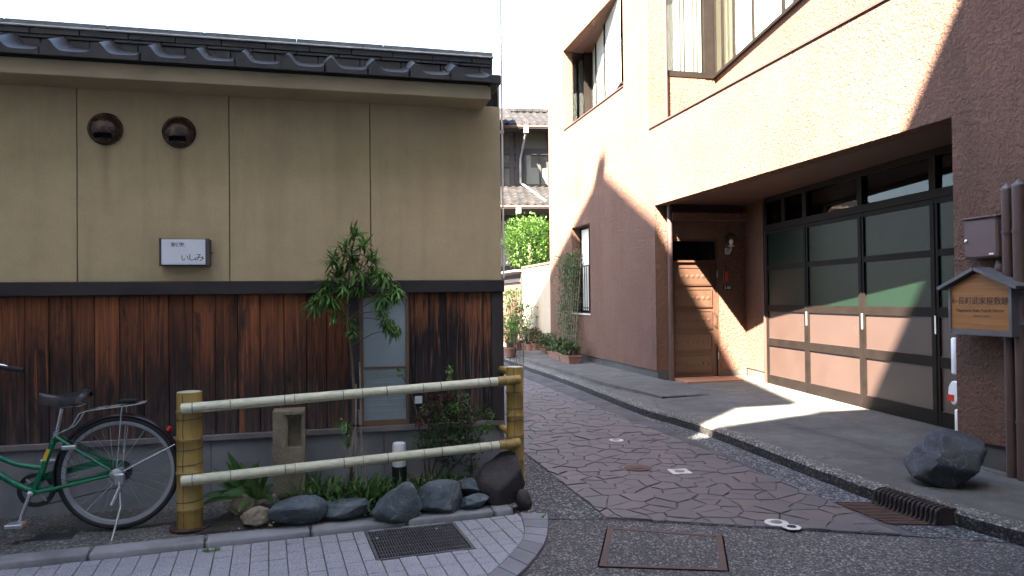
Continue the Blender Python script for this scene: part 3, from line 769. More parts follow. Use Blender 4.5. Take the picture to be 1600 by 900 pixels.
# ================================================================== left house
lh = empty('restaurant_house', LF.o, LF.rz, 'low restaurant house with sand plaster above dark cedar boards and tiled coping', 'building')
lx = lambda px, py=560, y=0.0: LF.on(px, py, y).x
ZB, ZW, ZT = 0.56, 1.548, 1.644                    # foot of the boards, under the beam, top of the beam
WL = -6.2
body = MB(); body.box(WL, -0.012, 0.04, 6.0, 0.0, 3.22); body.build('core_wall', M['housetimber'], lh)
MB().box(-0.012, 0.0, 0.02, 6.0, 0.0, 3.25).build('side_wall', M['fascia'], lh)
j = [WL, lx(121), lx(360), lx(581), 0.0]
for i in range(4):
    MB().cbox(j[i] + 0.003, j[i + 1] - 0.003, 0.0, 0.045, ZT, 3.0, 0.003).build('plaster_panel', M['plaster'], lh)
MB().cbox(WL, lx(787), -0.055, 0.03, ZW, ZT, 0.006).build('beam', M['beam'], lh)
bl = lambda px, y=-0.012: LF.on(px, 560, y).x
x_w0, x_w1 = bl(568), bl(634)
# boards left of the window
xs = []
x = bl(545)
while x > WL: xs.append(x); x -= rnd.uniform(0.138, 0.164)
for a in xs:
    w = min(rnd.uniform(0.138, 0.164), a - WL)
xs = [bl(545)]
while xs[-1] > WL + 0.2: xs.append(xs[-1] - rnd.uniform(0.136, 0.166))
for a, b in zip(xs[1:], xs[:-1]):
    yj = rnd.uniform(-0.004, 0.003)
    MB().cbox(a + 0.002, b - 0.002, -0.014 + yj, 0.030, ZB, ZW + 0.002, 0.003).build('board', M['board'], lh)
for a, b in ((641, 649), (649, 670), (670, 698), (698, 727), (727, 755), (755, 768)):
    yj = rnd.uniform(-0.004, 0.003)
    MB().cbox(bl(a) + 0.0015, bl(b) - 0.0015, -0.014 + yj, 0.030, ZB, ZW + 0.002, 0.003).build('board', M['board_burnt'], lh)
# pale split battens nailed over the cracks on the right
for px, w in ((735, 0.012), (751, 0.010), (716, 0.008)):
    x = bl(px, -0.02)
    pts = [(x + rnd.uniform(-0.008, 0.008), -0.019, ZB + 0.02 + (ZW - ZB - 0.03) * k / 9) for k in range(10)]
    MB().tube(pts, [w * 0.5 * (1 - 0.05 * k) * rnd.uniform(0.6, 1.1) for k in range(10)], 5, sq=0.5).build('sliver', M['greywood'], lh)
MB().cbox(bl(545) + 0.001, x_w0 - 0.03, -0.03, 0.03, ZB, ZW, 0.004).build('window_post', M['beam'], lh)
MB().cbox(x_w1 + 0.024, bl(641) - 0.001, -0.03, 0.03, ZB, ZW, 0.004).build('window_post', M['beam'], lh)
MB().cbox(bl(768), lx(786), -0.034, 0.03, ZB - 0.0, ZW, 0.005).build('corner_post', M['beam'], lh)
# window
wn_ = empty('window', (0, 0, 0), 0, parent=lh)
fr = MB()
fr.box(x_w0 - 0.03, x_w0, -0.022, 0.03, ZB + 0.002, ZW); fr.box(x_w1, x_w1 + 0.024, -0.022, 0.03, ZB + 0.002, ZW)
fr.box(x_w0, x_w1, -0.022, 0.03, ZB + 0.002, ZB + 0.042); fr.box(x_w0, x_w1, -0.022, 0.03, 1.515, ZW)
fr.box(x_w0, x_w1, -0.018, 0.03, 0.985, 0.998)
fr.build('window_frame', M['brownwood'], wn_)
MB().box(x_w0, x_w1, 0.0, 0.006, ZB + 0.042, 1.515).build('pane', M['frosted'], wn_)
gl_ = MB().box(x_w0, x_w1, -0.006, -0.003, ZB + 0.042, 1.515); gl_.build('glass', M['glass'], wn_)
zz = 0.66
while zz < 0.98:
    MB().cbox(x_w0 + 0.002, x_w1 - 0.002, -0.0025, 0.0, zz, zz + 0.011, 0.001).build('slat', M['frosted'], wn_); zz += 0.042
# water table and plinth
MB().cbox(WL, lx(788, 640), -0.03, 0.03, ZB - 0.045, ZB - 0.001, 0.005).build('ledge_board', M['greywood'], lh)
pl = [WL, -5.2, -4.1, lx(330, 730), lx(452, 730), lx(600, 730), lx(672, 730), -0.002]
for a, b in zip(pl[:-1], pl[1:]):
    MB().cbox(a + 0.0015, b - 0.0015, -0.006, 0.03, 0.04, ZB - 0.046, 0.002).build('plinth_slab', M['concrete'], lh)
MB().box(-0.02, 0.0, -0.010, -0.006, 0.05, ZB - 0.05).build('corner_trim', M['alu'], lh)

# tiled coping over the wall
e_x1 = LF.on(767, 160, -0.30).x
MB().cbox(WL, e_x1, -0.30, 0.0, 2.972, 3.075, 0.004).build('eaves_block', M['fascia'], lh)
MB().box(WL, e_x1 + 0.03, -0.335, -0.0, 3.0755, 3.10).build('eaves_board', M['housetimber'], lh)
TW = 0.292
def tile_h(u): return 0.066 * math.exp(-((u - 0.17) / 0.135) ** 2) + 0.045 * (u - 0.62) ** 2 + (0.018 * max(0, (u - 0.9) / 0.1))
def tile_mesh(apron):
    m_ = MB(); n = 18; prof = [(k / n * (TW + 0.012), tile_h(k / n)) for k in range(n + 1)]
    L, th = 0.36, 0.014; slope = 0.40
    top = []; bot = []
    for yy in (0.0, 0.12, 0.24, L):
        for (x_, h_) in prof: top.append((x_, yy, h_ + yy * slope + th)); bot.append((x_, yy, h_ + yy * slope))
    m_.add(top, [(r_ * (n + 1) + k, r_ * (n + 1) + k + 1, (r_ + 1) * (n + 1) + k + 1, (r_ + 1) * (n + 1) + k) for r_ in range(3) for k in range(n)])
    m_.add(bot, [((r_ + 1) * (n + 1) + k, (r_ + 1) * (n + 1) + k + 1, r_ * (n + 1) + k + 1, r_ * (n + 1) + k) for r_ in range(3) for k in range(n)])
    for k in range(n):                                                  # thickness at the front, plus an apron on eaves tiles
        (xa, ha), (xb, hb) = prof[k], prof[k + 1]
        za, zb = (-0.016, -0.016) if apron else (ha, hb)
        y0 = -0.012 if apron else 0.0
        m_.add([(xa, y0, za), (xb, y0, zb), (xb, y0, hb + th), (xa, y0, ha + th)], [(0, 1, 2, 3)])
        m_.add([(xa, y0, ha + th), (xb, y0, hb + th), (xb, 0.001, hb + th), (xa, 0.001, ha + th)], [(0, 1, 2, 3)])
        m_.add([(xa, 0.006, za), (xb, 0.006, zb), (xb, 0.006, hb), (xa, 0.006, ha)], [(3, 2, 1, 0)])
        m_.add([(xa, y0, za), (xb, y0, zb), (xb, 0.006, zb), (xa, 0.006, za)], [(3, 2, 1, 0)])
    return m_.mesh('roof_tile', M['tile'], 40)
tm, tm2 = tile_mesh(True), tile_mesh(False)
crest0 = LF.on(712, 100, -0.37).x - 0.16 * TW
k0 = crest0
k = 1
xs_t = [crest0 + TW * i for i in range(1, -20, -1)]
for i, x_ in enumerate(xs_t):
    if x_ < WL - 0.05: break
    if x_ + TW * 0.6 > e_x1 + 0.12: continue
    link_mesh('roof_tile', tm, lh, (x_, -0.37, 3.092))
    link_mesh('roof_tile', tm2, lh, (x_ + 0.004, -0.15, 3.092 + 0.22 * 0.40 - 0.001))
# end cap tile at the gable
MB().cbox(e_x1 - 0.02, LF.on(783, 125, -0.38).x, -0.385, -0.10, 3.062, 3.135, 0.008).build('end_tile', M['tile'], lh)
r_x1 = LF.on(770, 95, -0.08).x
def course(name, y0, y1, z0, z1, Ls, mat, off=0.0, end=r_x1):
    x_ = end; k_ = 0
    while x_ > WL:
        L_ = Ls if k_ else Ls * (0.35 + off)
        MB().cbox(max(WL, x_ - L_ + 0.0015), x_ - 0.0015, y0 + rnd.uniform(-0.002, 0.002), y1, z0, z1, 0.004).build(name, mat, lh); x_ -= L_; k_ += 1
course('ridge_tile', -0.075, 0.20, 3.185, 3.278, 0.30, M['tile'], 0.0)
course('ridge_tile', -0.085, 0.18, 3.279, 3.302, 0.30, M['tile'], 0.5)
course('ridge_tile', -0.090, 0.17, 3.303, 3.345, 0.30, M['tile'], 0.2)
course('cap_lip', -0.105, 0.19, 3.346, 3.360, 1.8, M['cap'], 0.2, r_x1 + 0.004)
course('ridge_cap', -0.085, 0.17, 3.361, 3.396, 0.62, M['ridgegrey'], 0.0, r_x1 + 0.002)
# pipe that climbs the alley corner
p = LF.wld(0.022, 0.03)
rp = MB(); rp.tube([(0, 0, 1.66), (0, 0, 3.2), (0, 0, 7.2)], [0.007, 0.007, 0.005], 8); rp_o = rp.build('conduit', M['white'], smooth=40, loc=(p.x, p.y, 0), label='thin pale vertical conduit rising past the plaster wall corner', cat='conduit')
for z_ in (1.9, 2.8): MB().box(-0.03, 0.014, -0.014, 0.014, z_, z_ + 0.02).build('clip', M['alu'], rp_o)

# wall vents
def vent(px, py, label):
    q = LF.on(px, py, 0)
    w = LF.wld(q.x, 0, q.z)
    o = empty('wall_vent', w, LF.rz, label, 'vent', 'round wall vents')
    rr = 0.103
    Mx = Matrix.Rotation(R(90), 4, 'X')
    MB().lathe([(rr * 1.09, 0.0), (rr * 1.09, 0.012), (rr * 1.0, 0.02)], 28, M=Mx).build('flange', M['vent'], o, smooth=40)
    m_ = MB(); n, r_ = 128, 44; vsx = []; fs = []
    for i in range(r_ + 1):
        th = (math.pi / 2) * i / r_
        for k in range(n):
            ph = 2 * math.pi * k / n
            vsx.append((rr * math.cos(th) * math.cos(ph), -0.016 - rr * 0.78 * math.sin(th), rr * math.cos(th) * math.sin(ph)))
    for i in range(r_):
        for k in range(n):
            c4 = [vsx[i * n + k], vsx[i * n + (k + 1) % n], vsx[(i + 1) * n + k]]
            zc = sum(p_[2] for p_ in c4) / 3; xc = sum(p_[0] for p_ in c4) / 3
            if -0.074 < zc < -0.042 + 0.25 * xc * xc and abs(xc) < 0.056: continue           # the mouth
            fs.append((i * n + k, i * n + (k + 1) % n, (i + 1) * n + (k + 1) % n, (i + 1) * n + k)[::-1])
    m_.add(vsx, fs); m_.build('hood', M['vent'], o, smooth=50)
    MB().box(-0.07, 0.07, -0.028, -0.021, -0.072, 0.02).build('mouth', M['black'], o)
vent(165, 202, 'round bronze wall vent nearer the left edge of the plaster')
vent(280, 207, 'round bronze wall vent above the white lightbox sign')

# lightbox sign
a, b = LF.on(249, 415, -0.09), LF.on(327, 373, -0.09)
w, h_ = b.x - a.x, b.z - a.z
sg = empty('lightbox_sign', LF.wld(a.x, 0, a.z), LF.rz, 'small white lightbox sign with grey lettering on the plaster wall', 'sign')
MB().cbox(0, w, -0.075, 0.0, 0, h_, 0.004).build('case', M['signframe'], sg)
MB().cbox(0.012, w - 0.026, -0.090, -0.0755, 0.006, h_ - 0.006, 0.003).build('face', M['acrylic'], sg)
MB().cbox(-0.002, 0.0118, -0.092, -0.0755, -0.003, h_ + 0.001, 0.002).build('end_frame', M['signframe'], sg)
MB().cbox(w - 0.0258, w + 0.002, -0.092, -0.0755, -0.003, h_ + 0.001, 0.002).build('end_frame', M['signframe'], sg)
MB().tube([(w + 0.001, -0.045, h_ * 0.48), (w + 0.014, -0.045, h_ * 0.48)], 0.004, 8).build('latch', M['black'], sg)
Rx = Matrix.Rotation(R(90), 4, 'X')
text('lettering', '割烹', 0.032, M['ink'], sg, Matrix.Translation((w * 0.37, -0.0905, h_ * 0.76)) @ Rx, sx=1.45)
for ch, fx, fz, s_ in (('い', 0.505, 0.27, 0.050), ('し', 0.645, 0.29, 0.052), ('み', 0.80, 0.28, 0.060)):
    text('lettering', ch, s_, M['ink'], sg, Matrix.Translation((w * fx, -0.0905, h_ * fz)) @ Matrix.Rotation(R(0), 4, 'Y') @ Rx, sx=1.15)

# ================================================================== houses behind and beside the camera that throw the shade
NF = Frame(0, -2.5, math.atan(0.25))
ab = empty('apartment_block', NF.o, NF.rz, 'plain rendered apartment block across the street behind the viewer', 'building')
MB().box(-5.3, 26, 0 - 9.0, 0.0, 0.0, 14.4).build('wall', M['blockwall'], ab)
m_ = MB(); m_.box(-6.8, -5.301, -9.0, 0.0, 0.0, 13.85)
m_.v = [(x_, y_, 14.75 if z_ > 1 and x_ > -6 else z_) for x_, y_, z_ in m_.v]; m_.build('shade_wing', M['blockwall'], ab)  # unseen infill added against a light leak; its slope shapes the sun patch
MB().box(-5.3, 26, -0.25, 0.02, 14.4, 14.8).build('parapet', M['blockwall'], ab)
AF = Frame(0, 0, RF.rz)                                          # street axes through the camera: x towards the camera, y across
n_v, d_v = RF.ay, -RF.ax
def pl(p_, l_): return n_v * p_ + d_v * l_
o_ = pl(-6.5, 3.3)
gh_ = empty('gabled_house', (o_.x, o_.y, 0), RF.rz, 'tall gabled house left of the viewer beyond the frame', 'building')
gm = MB(); prof = [(5.2, 0), (5.2, 15.88), (0, 18.48), (-5.2, 15.88), (-5.2, 0)]
gm.add([(x_, 0, z_) for x_, z_ in prof] + [(x_, -7.0, z_) for x_, z_ in prof], [(0, 1, 2, 3, 4), (9, 8, 7, 6, 5), (0, 5, 6, 1), (1, 6, 7, 2), (2, 7, 8, 3), (3, 8, 9, 4)])
gm.build('wall', M['blockwall'], gh_)
for s_ in (1, -1):
    m_ = MB(); a, b = (0, 18.5), (5.8, 18.5 - 5.8 * 0.5)
    m_.add([(s_ * a[0], 0.1, a[1]), (s_ * b[0], 0.1, b[1]), (s_ * b[0], -7.3, b[1]), (s_ * a[0], -7.3, a[1]),
            (s_ * a[0], 0.1, a[1] + 0.24), (s_ * b[0], 0.1, b[1] + 0.24), (s_ * b[0], -7.3, b[1] + 0.24), (s_ * a[0], -7.3, a[1] + 0.24)],
           [(0, 1, 2, 3), (4, 5, 6, 7), (0, 1, 5, 4), (1, 2, 6, 5), (2, 3, 7, 6), (3, 0, 4, 7)])
    m_.build('roof', M['oldtile'], gh_)
MB().box(-0.16, 0.16, -7.3, 0.16, 18.74, 18.98).build('ridge', M['oldtile'], gh_)

# ================================================================== right house
rh = empty('stucco_house', RF.o, RF.rz, 'three storey rust-pink stucco house with recessed garage and saw-tooth windows', 'building')
ZP, ZL = 0.30, 2.98                                             # foot of the stucco, underside of the lintel
PX = 5.94                                                       # near edge of the ground floor recess
A0, A1, AZ0, AZ1 = -4.79, -1.24, 5.30, 7.08
B0, B1, BZ0, BZ1 = -0.16, 6.55, 4.28, 8.2
c_ = RF.on(893, 353); d_ = RF.on(923, 489)
C0, C1, CZ0, CZ1 = c_.x, d_.x, 1.17, 3.02
holes = [(0.0, PX, 0, ZL), (A0, A1, AZ0, AZ1), (B0, B1, BZ0, BZ1), (C0, C1, CZ0, CZ1)]
m_ = MB(); wall_holes(m_, -6.05, 9.0, ZP, 9.3, holes, 0.22)
m_.build('wall', M['stucco'], rh)
MB().box(-6.05, 9.0, 0.221, 8.0, 9.0, 9.3).build('roof_slab', M['blockwall'], rh)
MB().box(-6.05, -5.8, 0.221, 8.0, 0.1, 9.0).build('gable_wall', M['stucco'], rh)
MB().box(-6.05, 9.0, 7.8, 8.0, 0.1, 9.0).build('rear_wall', M['blockwall'], rh)
MB().box(8.8, 9.0, 0.221, 7.8, 0.1, 9.0).build('gable_wall', M['stucco'], rh)
# plinth under the stucco
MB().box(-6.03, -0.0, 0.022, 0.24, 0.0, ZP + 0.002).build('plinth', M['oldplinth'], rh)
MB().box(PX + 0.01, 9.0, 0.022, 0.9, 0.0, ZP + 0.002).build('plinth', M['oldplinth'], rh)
# floors and inner faces behind the skin
MB().box(-5.8, 8.8, 1.9, 2.0, 3.2, 9.0).build('inner_wall', M['room'], rh)
MB().box(-5.8, 8.8, 0.222, 1.9, 3.06, 3.2).build('floor_slab', M['room'], rh)
MB().box(-5.8, -0.16, 0.9, 1.0, 0.1, 3.06).build('inner_wall', M['room'], rh)
# ---- ground floor recess
MB().box(0.0, PX, 0.02, 1.75, 3.0, 3.055).build('soffit', M['soffit'], rh)
YD0, YD1 = 0.30, 1.105                                          # front door
m_ = MB()
zf = 0.17
DT = 2.41
for y0, y1, z0, z1 in ((0.0, YD0 - 0.05, zf, 3.0), (YD1 + 0.03, 1.62, zf + 0.1, 3.0), (YD0 - 0.05, YD1 + 0.03, DT + 0.03, 3.0)):
    m_.box(-0.16, 0.0 if y0 > 0 else -0.001, y0 if y0 else 0.2205, y1, z0, z1)
m_.build('porch_wall', M['stucco'], rh)
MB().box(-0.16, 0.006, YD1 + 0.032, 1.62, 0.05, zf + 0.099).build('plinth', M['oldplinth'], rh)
MB().cbox(-0.02, 0.16, 0.24, 1.60, 2.735, 2.86, 0.006).build('porch_canopy', M['stucco'], rh)
# return wall between the porch and the garage
ra, rb = RF.wld(0.0, 1.62), RF.wld(0.885, 1.45)
rl = (rb - ra).length; rr_ = math.atan2((rb - ra).y, (rb - ra).x) - RF.rz
m_ = MB(); m_.box(0.0, rl, 0.0, 0.14, 0.30, 3.0)
o = m_.build('return_wall', M['stucco'], rh, loc=(0.0, 1.62, 0), rz=rr_)
MB().box(0.0, rl, 0.012, 0.14, 0.05, 0.30).build('plinth', M['oldplinth'], rh, loc=(0.0, 1.62, 0), rz=rr_)
MB().box(PX, PX + 0.24, 0.221, 1.2, 0.1, 3.0).build('pillar_return', M['stucco'], rh)
# front door with carved rails
dr = empty('front_door', (0, 0, 0), 0, parent=rh)
f = MB()
f.box(-0.10, -0.005, YD0 - 0.05, YD0, zf, DT + 0.03); f.box(-0.10, -0.005, YD1, YD1 + 0.03, zf, DT + 0.03); f.box(-0.10, -0.005, YD0, YD1, DT, DT + 0.03)
f.box(-0.10, -0.012, YD0, YD1, 2.06, 2.09)
f.build('door_frame', M['door'], dr)
MB().box(-0.09, -0.08, YD0, YD1, 2.09, DT).build('transom_pane', M['smokeglass'], dr)
MB().box(-0.30, -0.28, YD0, YD1, 2.0, DT + 0.1).build('dark_hall', M['black'], dr)
MB().box(-0.085, -0.045, YD0 + 0.003, YD1 - 0.003, zf + 0.012, 2.058).build('leaf', M['door'], dr)
z_ = zf + 0.05; ph = (2.02 - z_) / 5
for k in range(5):
    a0, a1 = YD0 + 0.05, YD1 - 0.10
    z0, z1 = z_ + k * ph + 0.03, z_ + (k + 1) * ph - 0.055
    MB().cbox(-0.047, -0.034, a0, a1, z0, z1, 0.006).build('door_panel', M['door'], dr)
    g_ = MB()
    for a, b, c, d in ((a0, a1, z1, z1 + 0.016), (a0, a1, z0 - 0.016, z0), (a0 - 0.016, a0, z0 - 0.016, z1 + 0.016), (a1, a1 + 0.016, z0 - 0.016, z1 + 0.016)): g_.box(-0.046, -0.026, a, b, c, d)
    g_.build('moulding', M['door'], dr)
    cv_ = MB()
    for q in range(7):
        yy = a0 + (a1 - a0) * (q + 0.5) / 7
        cv_.lathe([(0.034, 0), (0.03, 0.006), (0.012, 0.008), (0.0, 0.012)], 8, (-0.035, yy, (z0 + z1) / 2), Matrix.Rotation(R(90), 4, 'Y'))
    cv_.build('carving', M['door'], dr)
MB().tube([(-0.03, YD1 - 0.045, 1.02), (0.02, YD1 - 0.045, 1.02), (0.02, YD1 - 0.045, 1.22), (-0.03, YD1 - 0.045, 1.22)], 0.009, 8).build('handle', M['vent'], dr)
for zc in (0.45, 1.8): MB().tube([(-0.01, YD1 + 0.004, zc), (-0.01, YD1 + 0.004, zc + 0.12)], 0.008, 8).build('hinge', M['alu'], dr)
MB().cbox(-0.16, 0.55, 0.26, 1.60, 0.10, zf, 0.006).build('door_step', plain('clay_step', (0.235, 0.115, 0.075), 0.75, 0.15, 8, 0.3), rh)
# rain pipe beside the door and one on the upper bay
pp = MB().tube([(0.10, 0.215, 0.12), (0.10, 0.215, 2.99)], 0.042, 14); po = pp.build('downpipe', M['pipe'], rh, smooth=40)
for z_ in (0.75, 1.55, 2.35): MB().lathe([(0.046, 0), (0.046, 0.05)], 14, (0.10, 0.215, z_)).build('collar', M['pipe'], po, smooth=40)
# porch lamp, letter slot, number plate
p = RF.wld(0.0, 1.305)
lm = empty('porch_lamp', (p.x, p.y, 0), RF.rz, 'clear globe wall lamp beside the front door', 'lamp')
yb = 0.0; zc = RF.on(1143, 383, 0).z
zc = 2.33
MB().cbox(0.0, 0.03, -0.055, 0.03, zc - 0.14, zc - 0.03, 0.006).build('back_plate', M['alu'], lm)
MB().tube(smooth_path([(0.03, 0.0, zc - 0.09), (0.09, 0.0, zc - 0.09), (0.11, 0.0, zc - 0.02)], 4), 0.012, 8).build('arm', M['alu'], lm, smooth=50)
MB().lathe([(0.05, 0.0), (0.055, 0.02), (0.03, 0.03)], 16, (0.11, 0, zc - 0.02)).build('gallery', M['alu'], lm, smooth=50)
prof = [(0.105 * math.cos(R(a)), 0.105 * math.sin(R(a))) for a in range(-70, 91, 10)]
MB().lathe([(max(a, 0.0), b) for a, b in prof], 24, (0.11, 0, zc + 0.10)).build('globe', M['glass'], lm, smooth=60)
MB().lathe([(0.0, 0), (0.02, 0.01), (0.034, 0.06), (0.03, 0.09), (0.0, 0.105)], 14, (0.11, 0, zc + 0.0)).build('bulb', M['acrylic'], lm, smooth=60)
p = RF.wld(0.0, 1.235)
lb = MB().cbox(0.0, 0.03, -0.03, 0.055, 1.72, 1.99, 0.006).build('letter_box', M['brownpaint'], loc=(p.x, p.y, 0), rz=RF.rz, label='narrow red-brown letter box on the porch wall under the lamp', cat='letter box')
MB().cbox(0.0302, 0.038, 0.0, 0.045, 1.75, 1.90, 0.002).build('flap', M['red'], lb)
p = RF.wld(0.0, 1.28)
np_ = MB().cbox(0.0, 0.012, -0.075, 0.075, 1.60, 1.665, 0.002).build('number_plate', M['black'], loc=(p.x, p.y, 0), rz=RF.rz, label='small black house number plate on the porch wall', cat='number plate')
text('digits', '3-50', 0.062, M['acrylic'], np_, Matrix.Translation((0.0125, 0.0, 1.633)) @ Matrix.Rotation(R(90), 4, 'Z') @ Rx)

# ---- garage front: four leaves
gd = empty('garage_door', GF.o, GF.rz, 'wide brown folding garage door with wired glass and mocha panels', 'garage door')
ED = [0.0, 1.19, 2.48, 3.76, 5.02]
zb = 0.13; ZTB = 2.485
wall_f = MB()
wall_f.box(-0.09, -0.0, -0.03, 0.10, 0.10, 3.0)
wall_f.build('jamb', M['brownpaint'], gd)
MB().box(-0.035, -0.02, -0.055, -0.031, 0.12, 2.95).build('jamb_strip', M['soffit'], gd)
MB().cbox(0.0, 5.02, -0.045, 0.06, ZTB, ZTB + 0.095, 0.004).build('transom_bar', M['frame'], gd)
MB().cbox(0.0, 5.02, -0.045, 0.06, 2.925, 2.998, 0.004).build('head', M['frame'], gd)
MB().box(-0.1, 5.1, 0.062, 0.5, 0.1, 3.0).build('dark_interior', M['black'], gd)
MB().box(0.0, 5.02, -0.02, 0.06, 0.08, zb).build('floor_track', M['iron'], gd)
for i in range(4):
    a, b = ED[i], ED[i + 1]
    lf = empty('leaf', (0, 0, 0), 0, parent=gd)
    y0, y1 = -0.032, 0.028
    fr = MB()
    st_ = 0.058
    fr.box(a + 0.003, a + st_, y0, y1, zb, ZTB - 0.003); fr.box(b - st_, b - 0.003, y0, y1, zb, ZTB - 0.003)
    rails = [(zb, 0.285), (0.735, 0.845), (1.255, 1.355), (1.885, 1.955), (2.43, ZTB - 0.003)]
    for z0, z1 in rails: fr.box(a + st_, b - st_, y0 + 0.003, y1, z0, z1)
    fr.build('leaf_frame', M['frame'], lf)
    for z0, z1 in ((0.285, 0.735), (0.845, 1.255)):
        MB().box(a + st_, b - st_, -0.012, 0.01, z0, z1).build('panel', M['panel'], lf)
        e = MB()
        for c0, c1, d0, d1 in ((a + st_, b - st_, z0, z0 + 0.008), (a + st_, b - st_, z1 - 0.008, z1)): e.box(c0, c1, -0.02, -0.0125, d0, d1)
        e.build('bead', M['panel'], lf)
    for z0, z1 in ((1.355, 1.885), (1.955, 2.43)):
        MB().box(a + st_, b - st_, -0.012, 0.0, z0, z1).build('pane', M['wiredglass'], lf)
    if i: MB().box(a + 0.004, a + 0.022, y0 - 0.012, y0 - 0.001, 1.08, 1.27).build('bolt', M['gasket'], lf)
    if i: MB().box(a - 0.016, a + 0.016, y0 - 0.008, y0 - 0.0015, zb + 0.04, ZTB - 0.04).build('meeting_strip', M['frame'], lf)
    # light over the bar
    cells = [(a, (a + b) / 2), ((a + b) / 2, b)] if i == 0 else [(a, b)]
    for c0, c1 in cells:
        f = MB(); f.box(c0 + 0.002, c0 + 0.05, -0.04, 0.05, ZTB + 0.0955, 2.9245); f.box(c1 - 0.05, c1 - 0.002, -0.04, 0.05, ZTB + 0.0955, 2.9245)
        f.build('light_frame', M['frame'], lf)
        MB().box(c0 + 0.05, c1 - 0.05, 0.0, 0.006, ZTB + 0.0955, 2.9245).build('light_pane', M['smokeglass'], lf)

# ---- saw-tooth bays of the upper floors
def bay(x0, x1, dep, z0, z1, end_posts, sill, leaves, mats, soff):
    by = empty('bay_window', (0, 0, 0), 0, parent=rh)
    ang = math.atan2(-dep, x1 - x0); L = math.hypot(dep, x1 - x0)
    # end wall that faces down the street towards the viewer
    ew = MB(); e0, e1 = end_posts
    for y0, y1, a, b in ((0.2205, e0, z0, z1), (e0, dep + 0.1, z0, sill)): ew.box(x0 - 0.12, x0, y0, y1, a, b)
    ew.build('end_wall', M['stucco'], by)
    MB().box(x0, x1, 0.221, dep + 0.12, z0 - 0.10, z0 - 0.003).build('floor', M['stucco'], by)
    MB().box(x0 - 0.05, x1, 0.221, dep + 0.3, z1 + 0.003, z1 + 0.1).build('soffit', soff, by)
    fr = MB(); fr.box(x0 - 0.06, x0 - 0.004, e0, e0 + 0.035, sill, z1); fr.box(x0 - 0.06, x0 + 0.02, e1, dep, sill, z1); fr.box(x0 - 0.06, x0 + 0.012, e0 + 0.035, e1, sill, sill + 0.06)
    fr.box(x0 - 0.06, x0 - 0.0, e0 + 0.035, e1, sill + 0.061, sill + 0.10)
    fr.build('end_frame', M['frame'], by)
    MB().box(x0 - 0.035, x0 - 0.03, e0 + 0.035, e1, sill + 0.10, z1).build('end_pane', M['glass'], by)
    cu = MB(); n = 40; pts = []
    for k in range(n + 1):
        y_ = e0 + 0.03 + (e1 - e0 - 0.03) * k / n; xx = x0 - 0.11 + 0.016 * math.sin(k * 1.3) + 0.008 * math.sin(k * 0.47)
        pts += [(xx, y_, sill + 0.1), (xx * 1 + 0.004 * math.sin(k), y_, z1)]
    cu.add(pts, [(2 * k, 2 * k + 2, 2 * k + 3, 2 * k + 1) for k in range(n)]); cu.build('curtain', mats[0], by, smooth=80)
    # long slanted front, hinged to the wall at its near end
    o = empty('long_front', (x0, dep, 0), ang, parent=by)
    return by, (x0, dep, ang, L)
def slant_local(x0, dep, ang): return Matrix.Translation((x0, dep, 0)) @ Matrix.Rotation(ang, 4, 'Z')
for spec in ('A', 'B'):
    if spec == 'A':
        by, (x0, dep, ang, L) = bay(A0, A1, 0.69, AZ0, AZ1, (0.20, 0.50), AZ0 + 0.004, 3, (M['smokeglass'],), M['soffit'])
        z0, z1, sill = AZ0, AZ1, AZ0 + 0.02
        cells = [(0.05, 0.62, 'screen'), (0.62, 1.75, 'screen'), (1.75, 3.35, 'screen')]
    else:
        by, (x0, dep, ang, L) = bay(B0, B1, 1.217, BZ0, BZ1, (0.31, 1.01), 5.16, 3, (M['curtain'],), M['soffit'])
        z0, z1, sill = BZ0, BZ1, 5.16
        cells = [(0.05, 0.42, 'drape'), (0.42, 0.95, 'drape'), (0.95, 1.72, 'screen'), (1.72, 2.75, 'screen'), (2.75, 3.1, 'curtain'), (3.1, 4.4, 'screen'), (4.4, 6.3, 'screen')]
    ML = slant_local(x0, dep, ang)
    for ch in [c for c in by.children if c.name.startswith('long_front')]: bpy.data.objects.remove(ch)
    if spec == 'B':
        MB().box(0, L, 0.0, 0.12, z0, sill, M=ML).build('apron_wall', M['stucco'], by)
    fr = MB(); fr.box(-0.02, L, -0.05, 0.06, sill, sill + 0.045, M=ML)
    for a, b, _ in cells: fr.box(a - 0.025, a + 0.025, -0.03, 0.05, sill + 0.046, z1, M=ML)
    fr.build('front_frame', M['frame'], by)
    for a, b, mt in cells:
        MB().box(a + 0.026, b - 0.026, 0.0, 0.012, sill + 0.046, z1, M=ML).build('window_pane', M[mt], by)
        MB().box(a + 0.026, b - 0.026, -0.016, -0.012, sill + 0.046, z1, M=ML).build('glass', M['glass'], by)
MB().tube([(B0 + 0.05, 0.285, BZ0), (B0 + 0.05, 0.285, 8.1)], 0.03, 10).build('downpipe', M['soffit'], rh, smooth=40)
# drip edges on the sills
MB().box(A0, A1, -0.02, 0.02, AZ0 - 0.024, AZ0 - 0.002).build('drip_sill', M['brownpaint'], rh)
MB().box(B0, B1, -0.02, 0.02, BZ0 - 0.024, BZ0 - 0.002).build('drip_sill', M['brownpaint'], rh)
